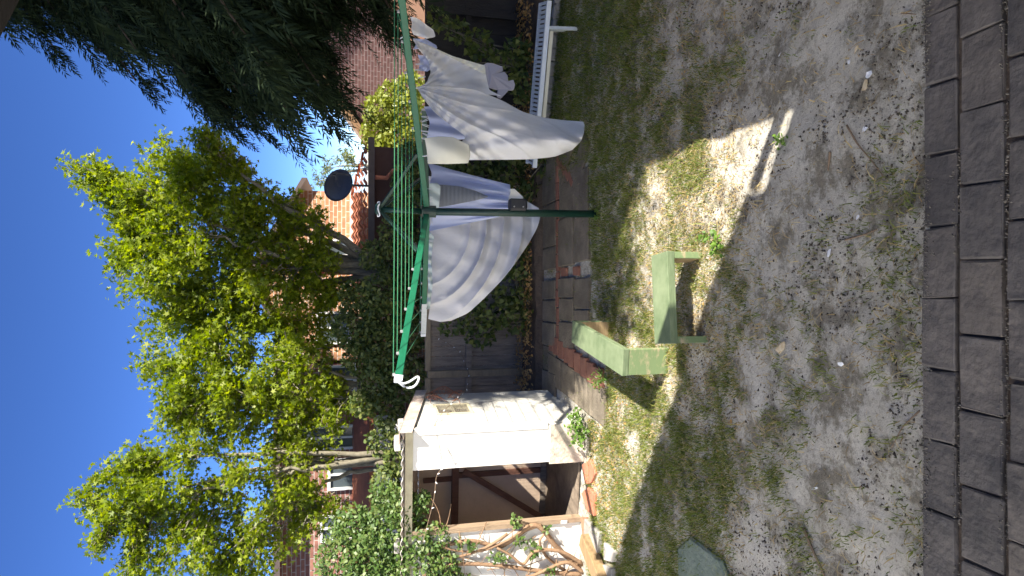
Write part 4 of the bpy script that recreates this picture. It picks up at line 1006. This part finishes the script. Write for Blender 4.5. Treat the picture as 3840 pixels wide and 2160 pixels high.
# ================================================================ WASHING
def poly(pts, n):
    p = np.array(pts, float); d = np.concatenate([[0], np.cumsum(np.linalg.norm(np.diff(p,axis=0),axis=1))]); d /= d[-1]
    t = np.linspace(0,1,n); q = np.stack([np.interp(t,d,p[:,k]) for k in range(2)],-1)
    w = max(1, n//18)
    for _ in range(w*3):
        q[1:-1] = (q[:-2]+2*q[1:-1]+q[2:])/4
    return q
def cloth(name, T, Rt, B, L, Y, fold, m, label, cat, group=None, parent=None, nu=90, nv=120, thick=.004):
    """Coons patch between four outlines (photo px), hung at depth Y(s,t)+fold(u,v,s,t)"""
    T = poly(T,nu); B = poly(B,nu); L = poly(L,nv); Rt = poly(Rt,nv)
    s_ = np.linspace(0,1,nu)[None,:,None]; t_ = np.linspace(0,1,nv)[:,None,None]
    C = (1-t_)*T[None]+t_*B[None]+(1-s_)*L[:,None]+s_*Rt[:,None]-((1-s_)*(1-t_)*T[0]+s_*(1-t_)*T[-1]+(1-s_)*t_*B[0]+s_*t_*B[-1])
    U, V = C[...,0], C[...,1]; ss = np.broadcast_to(s_[...,0], U.shape); tt = np.broadcast_to(t_[...,0], U.shape)
    Yv = Y(ss, tt)+fold(U, V, ss, tt)
    x = (U-1080)/F_PX; q = (1920-V)/F_PX; dy = cp+q*sp; dz = -sp+q*cp; k = Yv/dy
    W = np.stack([x*k, Yv, CAM_H+dz*k], -1).reshape(-1,3)
    i = (np.arange(nv-1)[:,None]*nu+np.arange(nu-1)[None,:]).ravel(); idx = np.stack([i,i+1,i+nu+1,i+nu],-1)
    o = mk_np(name, W, 4, M[m], parent=parent, smooth=True, idx=idx)
    so = o.modifiers.new('s','SOLIDIFY'); so.thickness = thick*.6; so.offset = 0
    if label: tag(o, label, cat, group)
    return o
WG = 'washing on the clothesline'
def ang(U, V, u0, v0): return np.arctan2(U-u0, V-v0)
def f_big(U, V, s, t):
    a = ang(U, V, 1838, 1545); r = np.hypot(U-1838, V-1545)
    a2 = ang(U, V, 1560, 1560); r2 = np.hypot(U-1560, V-1560)
    e = np.clip(r/120,0,1)
    return -.26*np.sin(math.pi*s)*np.clip(t*1.6,0,1)*(1-.35*t) + .075*e*(np.abs(np.sin(a*11+.5*np.sin(r/90)))**.8-.6)+.016*e*np.sin(a*47+1.3)+.018*np.sin(a2*30)*np.clip(r2/150,0,1)+.045*np.clip((t-.78)/.2,0,1)*np.sin(U/9+V/17)+.05*np.sin((U+V*.35)/38)*np.clip(t-.1,0,1)
cloth('bed_sheet', [(1556,1600),(1600,1690),(1645,1752),(1690,1690),(1740,1628),(1790,1588),(1834,1562)],
      [(1834,1562),(1842,1650),(1822,1790),(1782,1885),(1740,1960),(1718,2040),(1708,2120),(1704,2188)],
      [(1598,2146),(1630,2178),(1662,2190),(1690,2192),(1704,2188)], [(1556,1600),(1560,1762),(1561,1900),(1563,1990),(1572,2080),(1598,2146)],
      lambda s, t: 6.35+0*s+.25*np.clip(s-.5,0,1), f_big, 'sheet', 'largest white bed sheet, bagging down almost to the grass on the right', 'sheet', WG, nu=130, nv=170)
cloth('bed_sheet', [(1632,1598),(1700,1612),(1760,1590)], [(1760,1590),(1765,1680),(1760,1790)], [(1640,1800),(1700,1800),(1760,1790)], [(1632,1598),(1636,1700),(1640,1800)],
      lambda s, t: 7.0+0*s, lambda U, V, s, t: .03*np.sin(U/9+V/60)+.02*np.sin(U/21), 'robe', 'pale blue sheet hanging inside the folds of the largest white sheet', 'sheet', WG)
cloth('bed_sheet', [(1828,1566),(1850,1600),(1890,1616),(1935,1606),(1975,1570),(2012,1548)], [(2012,1548),(1985,1615),(1950,1695),(1914,1816)], [(1800,1880),(1822,1835),(1860,1826),(1914,1816)], [(1828,1566),(1822,1660),(1812,1770),(1800,1880)],
      lambda s, t: 6.75+.1*s, lambda U, V, s, t: .035*np.sin(ang(U,V,2020,1530)*18)*np.clip(np.hypot(U-2020,V-1530)/100,0,1)+.02*np.sin(ang(U,V,1825,1550)*25), 'sheet', 'white sheet with a crinkled cream border slanting down at the right', 'sheet', WG)
b_ = bpy.data.objects[-1] if False else None
cloth('lace_border', [(1990,1606),(2003,1575),(2014,1549)], [(2014,1549),(1984,1620),(1948,1700),(1914,1818)], [(1880,1822),(1900,1820),(1914,1818)], [(1990,1606),(1960,1660),(1925,1730),(1880,1822)],
      lambda s, t: 6.72+0*s, lambda U, V, s, t: .012*np.sin(U/5)*np.sin(V/6)+.035*np.sin(ang(U,V,2020,1530)*18)*np.clip(np.hypot(U-2020,V-1530)/100,0,1), 'cream_cloth', 'crinkled cream runner laid along the slanting edge of the right-hand sheet', 'cloth', WG)
cloth('pillowcase', [(1546,1604),(1600,1600),(1642,1592)], [(1642,1592),(1648,1650),(1645,1700),(1616,1758)], [(1548,1756),(1580,1764),(1616,1758)], [(1546,1604),(1545,1680),(1548,1756)],
      lambda s, t: 6.0+.0*s, lambda U, V, s, t: -.05*np.sin(math.pi*s)*np.sin(math.pi*np.clip(t,0,1))+.008*np.sin(U/16+V/30), 'cream_cloth', 'small cream pillowcase pegged in front of the largest sheet', 'pillowcase', WG, nu=40, nv=50)
def f_fit(U, V, s, t):
    r = np.hypot((U-1300)*.95, (V-1560)*1.05)
    w = np.clip((r-170)/90, 0, 1)*np.clip((U-985)/140,0.12,1)
    return -.30*np.sin(math.pi*s)*t + w*(.135*(np.abs(np.sin(r/22+.5*np.sin(U/130)+.35*np.sin(V/70)))**.8-.6)+.012*np.sin(r/6.5))+.010*np.sin(U/14+V/30)
cloth('fitted_sheet', [(964,1606),(1060,1618),(1200,1614),(1340,1610),(1500,1606)], [(1500,1606),(1478,1800),(1420,1950),(1380,2020)],
      [(957,1690),(985,1755),(1040,1815),(1110,1883),(1180,1938),(1246,1982),(1300,2012),(1345,2028),(1380,2020)], [(964,1606),(953,1650),(957,1690)],
      lambda s, t: 7.95+0*s, f_fit, 'sheet_back', 'white fitted sheet sagging in curved swags left of the post', 'sheet', WG, nu=170, nv=150)
cloth('hanging_cloth', [(1390,1700),(1450,1700)], [(1450,1700),(1455,1850),(1452,1930)], [(1392,1950),(1420,1964),(1452,1930)], [(1390,1700),(1390,1850),(1392,1950)],
      lambda s, t: 7.7+0*s, lambda U, V, s, t: .02*np.sin(U/9), 'sheet', 'narrow white cloth end showing below the pale blue robe', 'cloth', WG, nu=30, nv=60)
ro = cloth('robe', [(1292,1606),(1340,1622),(1380,1612),(1470,1612),(1510,1620),(1550,1604)], [(1550,1604),(1522,1700),(1490,1820),(1468,1912)], [(1346,1868),(1372,1922),(1410,1905),(1440,1915),(1468,1912)], [(1292,1606),(1312,1700),(1330,1790),(1346,1868)],
      lambda s, t: 7.35+0*s, lambda U, V, s, t: -.06*np.sin(math.pi*s)+.028*np.sin(ang(U,V,1420,2300)*75)+.018*np.sin(s*37+2*t)*(.3+t), 'robe', 'pale blue cotton robe hung upside down behind the post', 'robe', WG, nu=110, nv=100)
cloth('knit_panel', [(1382,1640),(1425,1636),(1468,1640)], [(1468,1640),(1462,1720),(1445,1780),(1426,1826)], [(1420,1826),(1423,1830),(1426,1826)], [(1382,1640),(1392,1700),(1408,1780),(1420,1826)],
      lambda s, t: 7.2+0*s, lambda U, V, s, t: .004*np.sin(V/2.4)-.02*np.sin(math.pi*s), 'knit', 'grey ribbed knit top folded narrow in front of the pale blue robe', 'knitwear', WG, nu=40, nv=160)
cloth('tea_towel', [(1378,1606),(1425,1602),(1472,1606)], [(1472,1606),(1475,1640),(1462,1652)], [(1380,1646),(1425,1650),(1462,1652)], [(1378,1606),(1377,1625),(1380,1646)],
      lambda s, t: 7.1+0*s, lambda U, V, s, t: .012*np.sin(U/8+V/12), 'mint_cloth', 'small mint-white towel folded over the line above the knit top', 'towel', WG, nu=40, nv=24)
cloth('tea_towel', [(1000,1598),(1090,1606),(1200,1600),(1290,1600)], [(1290,1600),(1288,1615),(1270,1628)], [(1005,1612),(1090,1622),(1200,1618),(1270,1628)], [(1000,1598),(1000,1606),(1005,1612)],
      lambda s, t: 7.85+0*s, lambda U, V, s, t: .02*np.sin(U/11+V/6)+.015*np.sin(U/5), 'mint_cloth', 'long crumpled pale towel bunched along the line above the fitted sheet', 'towel', WG, nu=90, nv=14)
cloth('wash_cloth', [(2052,1542),(2075,1545),(2097,1538)], [(2097,1538),(2094,1560),(2080,1582),(2068,1586)], [(2015,1600),(2022,1634),(2050,1625),(2068,1586)], [(2052,1542),(2030,1550),(2015,1600)],
      lambda s, t: 6.2+0*s, lambda U, V, s, t: .04*np.sin(U/10+V/22)+.02*np.sin(V/8), 'sheet', 'small crumpled white cloth at the far right of the washing', 'cloth', WG, nu=40, nv=40)
cloth('lace_cloth', [(1975,1550),(1995,1560),(2016,1548)], [(2016,1548),(2012,1600),(1990,1636)], [(1972,1630),(1980,1640),(1990,1636)], [(1975,1550),(1978,1590),(1972,1630)],
      lambda s, t: 7.0+0*s, lambda U, V, s, t: .02*np.sin(U/5)*np.sin(V/6), 'robe', 'pale blue lacy cloth tucked left of the small crumpled one', 'cloth', WG, nu=40, nv=60)
cloth('lace_cloth', [(1895,1570),(1930,1575),(1955,1566)], [(1955,1566),(1950,1600),(1925,1612)], [(1892,1602),(1900,1615),(1925,1612)], [(1895,1570),(1893,1590),(1892,1602)],
      lambda s, t: 7.3+0*s, lambda U, V, s, t: .02*np.sin(U/5)*np.sin(V/6), 'robe', 'pale blue lacy cloth seen in the dip above the right-hand sheet', 'cloth', WG, nu=40, nv=40)
# grey T-shirt hung by its hem
def tshirt():
    Y = 7.6; K1 = lambda x, y: (2160-.4831*y, 1400+.4831*x)
    out = [(800,540),(880,490),(930,495),(1000,520),(1005,555),(960,572),(1015,560),(1040,590),(1045,632),(1085,622),(1098,660),(1088,700),(1050,702),(1020,735),(990,765),(960,750),(965,700),(900,680),(860,690),(800,690)]
    pts = [P(*K1(x, y), Y+.015*math.sin(x/30+y/50)) for x, y in out]; n = len(pts)
    vs = [(p[0],p[1]-.02,p[2]) for p in pts]+[(p[0],p[1]+.02,p[2]) for p in pts]
    o = mk('t_shirt', vs, [tuple(range(n)), tuple(range(2*n-1,n-1,-1))]+[(k,n+k,n+(k+1)%n,(k+1)%n) for k in range(n)], M['grey_cloth']); bevel(o, .012, 2)
    tag(o, 'grey T-shirt hanging upside down by its hem below the slanting sheet', 't-shirt', WG)
tshirt()
PEG = None
def peg(u, v, y, lean, label):
    global PEG
    p = P(u, v, y)
    if PEG is None:
        mb = MB(); mb.bar((-.008,-.006,-.045),(-.003,-.006,.035),.008,.006).bar((.008,.006,-.045),(.003,.006,.035),.008,.006)
        PEG = mb.build('clothes_peg', M['white_plastic'], org=(0,0,0)); o = PEG
    else: o = PEG.copy(); COL.objects.link(o)
    o.location = p; o.rotation_euler = (0, lean, random.uniform(-.6,.6)); tag(o, label, 'peg', 'white pegs on the lines')
for (u, v, y) in ((1832,1570,6.5),(1870,1580,6.9),(1898,1568,7.0),(1920,1572,7.0)): peg(u, v, y, random.uniform(-.6,.1), 'white peg in the cluster above the slanting right-hand sheet')
for (u, v, y) in ((1640,1592,6.4),(1655,1596,6.9),(1668,1592,6.9),(1690,1594,6.9),(1708,1594,6.9),(1722,1592,6.9),(1576,1598,6.1)): peg(u, v, y, random.uniform(-.5,.5), 'white peg in the row above the pale blue inner sheet and pillowcase')
for (u, v, y) in ((1406,1606,7.0),(1418,1608,7.0),(1452,1606,7.0)): peg(u, v, y, random.uniform(-.2,.2), 'white peg on the mint-white towel by the post')
for (u, v, y) in ((1257,1615,7.75),(1326,1608,7.3),(1144,1596,7.8)): peg(u, v, y, random.uniform(-.2,.2), 'white peg on the line left of the post')
for (u, v, y) in ((2012,1520,5.6),(2022,1514,5.6)): peg(u, v, y, -.7, 'white peg standing above the right-hand arm')

# ================================================================ WHITE SLATTED BENCH
def slat_bench():
    a = Vector((3.42,7.30,.40)); b = Vector((1.55,7.95,.40)); d = (b-a); L = d.length; d.normalize(); n = Vector((-d.y,d.x,0)); n = n if n.y > 0 else -n
    t = thing('garden_bench', ((a+b)/2-Vector((0,0,.40))+n*.2), 'low white metal bench with a slotted seat in the shade by the right-hand bed', 'bench')
    fr_ = lambda v: tuple(a+d*v[0]+n*v[1]+Vector((0,0,v[2])))
    s = MB(); w = .40; pitch = .052; k = 0
    s.box(0,L,0,.055,-.028,0,fr_).box(0,L,w-.055,w,-.028,0,fr_)
    x = 0
    while x < L-.03:
        s.box(x,x+.030,.0552,w-.0552,-.024,-.001,fr_); x += pitch
    s.build('seat', M['white_bench'], t)
    MB().box(0,L,-.012,-.001,-.05,.004,fr_).build('apron', M['white_bench'], t)
    for x in (.30, L-.35):
        leg = MB().bar(fr_((x,.03,-.03)), fr_((x-.02,-.02,-.40)), .035, .035).bar(fr_((x,w-.05,-.03)), fr_((x-.02,w,-.40)), .035, .035).box(x-.02,x+.02,.05,w-.07,-.075,-.035,fr_)
        leg.build('leg', M['white_metal'], t)
    MB().bar(fr_((.33,.06,-.10)), fr_((L-.35,.06,-.10)), .03, .045).build('stretcher', M['cream_cloth'], t)
slat_bench()

# ================================================================ GREEN BENCHES
def green_bench(c0, c1, w, h, th, label, lt=.055):
    """c0,c1: ends of the centre line on the ground"""
    a = Vector((c0[0],c0[1],0)); b = Vector((c1[0],c1[1],0)); d = (b-a); L = d.length; d.normalize(); n = Vector((-d.y,d.x,0))
    t = thing('wooden_bench', tuple((a+b)/2), label, 'bench', 'pale green timber benches on the lawn')
    def part(name, x0, x1, y0, y1, z0, z1, m):
        loc = Vector(t.location)
        mb = MB(); mb.box(x0,x1,y0,y1,z0,z1, lambda v: tuple(a+d*v[0]+n*v[1]+Vector((0,0,v[2]))))
        return bevel(mb.build(name, M[m], t), .005, 2)
    part('seat', 0, L, -w/2, w/2, h-th, h, 'bench_green')
    for (x0, x1, xi0, xi1) in ((.003,lt,lt,lt+.002),(L-lt,L-.003,L-lt-.002,L-lt)):
        part('leg', x0, x1, -w/2+.004, w/2-.004, -.02, h-th-.001, 'bench_worn')
        part('raw_inner_face', xi0, xi1, -w/2+.012, w/2-.012, -.02, h-th-.004, 'bench_edge')
    return t
green_bench((-.43,4.52), (.27,4.58), .27, .315, .062, 'shorter pale green wooden bench seen from the front, half its leg in the house shadow')
green_bench((-.635,5.06), (-.455,6.38), .235, .41, .058, 'longer pale green wooden bench pointing away toward the path')

# ================================================================ WEEDS
def weed(u, v, r, h, n, size, label, shape=OVAL):
    x, y, _ = G(u, v); t = thing('weed', (x,y,0), label, 'weed')
    mb = MB(); PV = []
    for k in range(max(4, n//12)):
        a = random.uniform(0,6.28); e = np.array((x+math.cos(a)*r*random.uniform(.2,1), y+math.sin(a)*r*random.uniform(.2,1), h*random.uniform(.4,1)))
        c = curve((x,y,0), e, (0,0,h*.3), 6); mb.tube(c, .0025, 4); PV += [c[j]+RNG.normal(size=3)*.015 for j in (2,3,4,5,5) for _ in range(2)]
    mb.build('stem', M['weed'], t)
    V, K = leaf_verts(np.array(PV), size*RNG.uniform(.6,1.2,len(PV)), shape, (0,-.2,.9), .5); mk_np('foliage', V, K, M['weed'], t)
weed(1245,2700,.10,.07,80,.045,'bright green broad-leaved weed on the sunlit sand right of the shorter bench')
weed(1270,2660,.06,.06,50,.035,'smaller weed just behind the broad-leaved one')
weed(545,2215,.22,.26,260,.05,'leafy green weed clump at the front corner of the shed')
weed(590,2190,.15,.20,120,.045,'weed growing against the side wall of the shed')
weed(1352,2250,.06,.08,40,.035,'weed at the foot of the clothesline post')
weed(740,2280,.12,.2,120,.06,'tall feathery weed by the brick edging left of the longer bench', LANCE)
weed(1630,2932,.05,.04,30,.03,'tiny lit weed in the thin sunlit strip at the right')

# ================================================================ LIGHT, SKY, CAMERA
AZ = Vector((.833,-.554,0)).normalized(); EL = R(40)
sun = bpy.data.lights.new('sun', 'SUN'); sun.energy = 4.4; sun.angle = R(.53); sun.color = (1.0,.93,.82)
so = bpy.data.objects.new('sun', sun); COL.objects.link(so)
to = AZ*math.cos(EL)+Vector((0,0,math.sin(EL))); so.rotation_euler = to.to_track_quat('Z','Y').to_euler(); so.location = to*30
w = bpy.data.worlds.new('World'); S.world = w; w.use_nodes = True
n = w.node_tree.nodes; L = w.node_tree.links
sky = n.new('ShaderNodeTexSky'); sky.sky_type = 'NISHITA'; sky.sun_disc = False
sky.sun_elevation = EL; sky.sun_rotation = math.atan2(AZ.x, AZ.y); sky.air_density = .55; sky.dust_density = 0.0; sky.ozone_density = 4.0; sky.altitude = 2500
bg = n['Background']; bg.inputs['Strength'].default_value = .13; hs = n.new('ShaderNodeHueSaturation'); hs.inputs['Saturation'].default_value = 1.15; hs.inputs['Value'].default_value = .66; hs.inputs['Hue'].default_value = .510; L.new(sky.outputs[0], hs.inputs['Color']); L.new(hs.outputs[0], bg.inputs[0])

cam = bpy.data.cameras.new('camera'); co = bpy.data.objects.new('camera', cam); COL.objects.link(co); S.camera = co
cam.sensor_fit = 'HORIZONTAL'; cam.sensor_width = 36; cam.lens = 36*F_PX/3840; cam.clip_end = 600; cam.clip_start = .05
co.location = (0,0,CAM_H)
fwd = Vector((0,cp,-sp)); upv = Vector((0,sp,cp)); rt = Vector((1,0,0))
# the photograph was taken with the phone held upright and stored on its side: its right edge is the real "down"
co.rotation_euler = Matrix((-upv, rt, -fwd)).transposed().to_euler()

S.view_settings.view_transform = 'Standard'; S.view_settings.look = 'None'; S.view_settings.exposure = 1.8; S.view_settings.gamma = 1
S.render.engine = 'CYCLES'; S.cycles.max_bounces = 8; S.cycles.diffuse_bounces = 4; S.cycles.transmission_bounces = 4
S.cycles.use_denoising = True
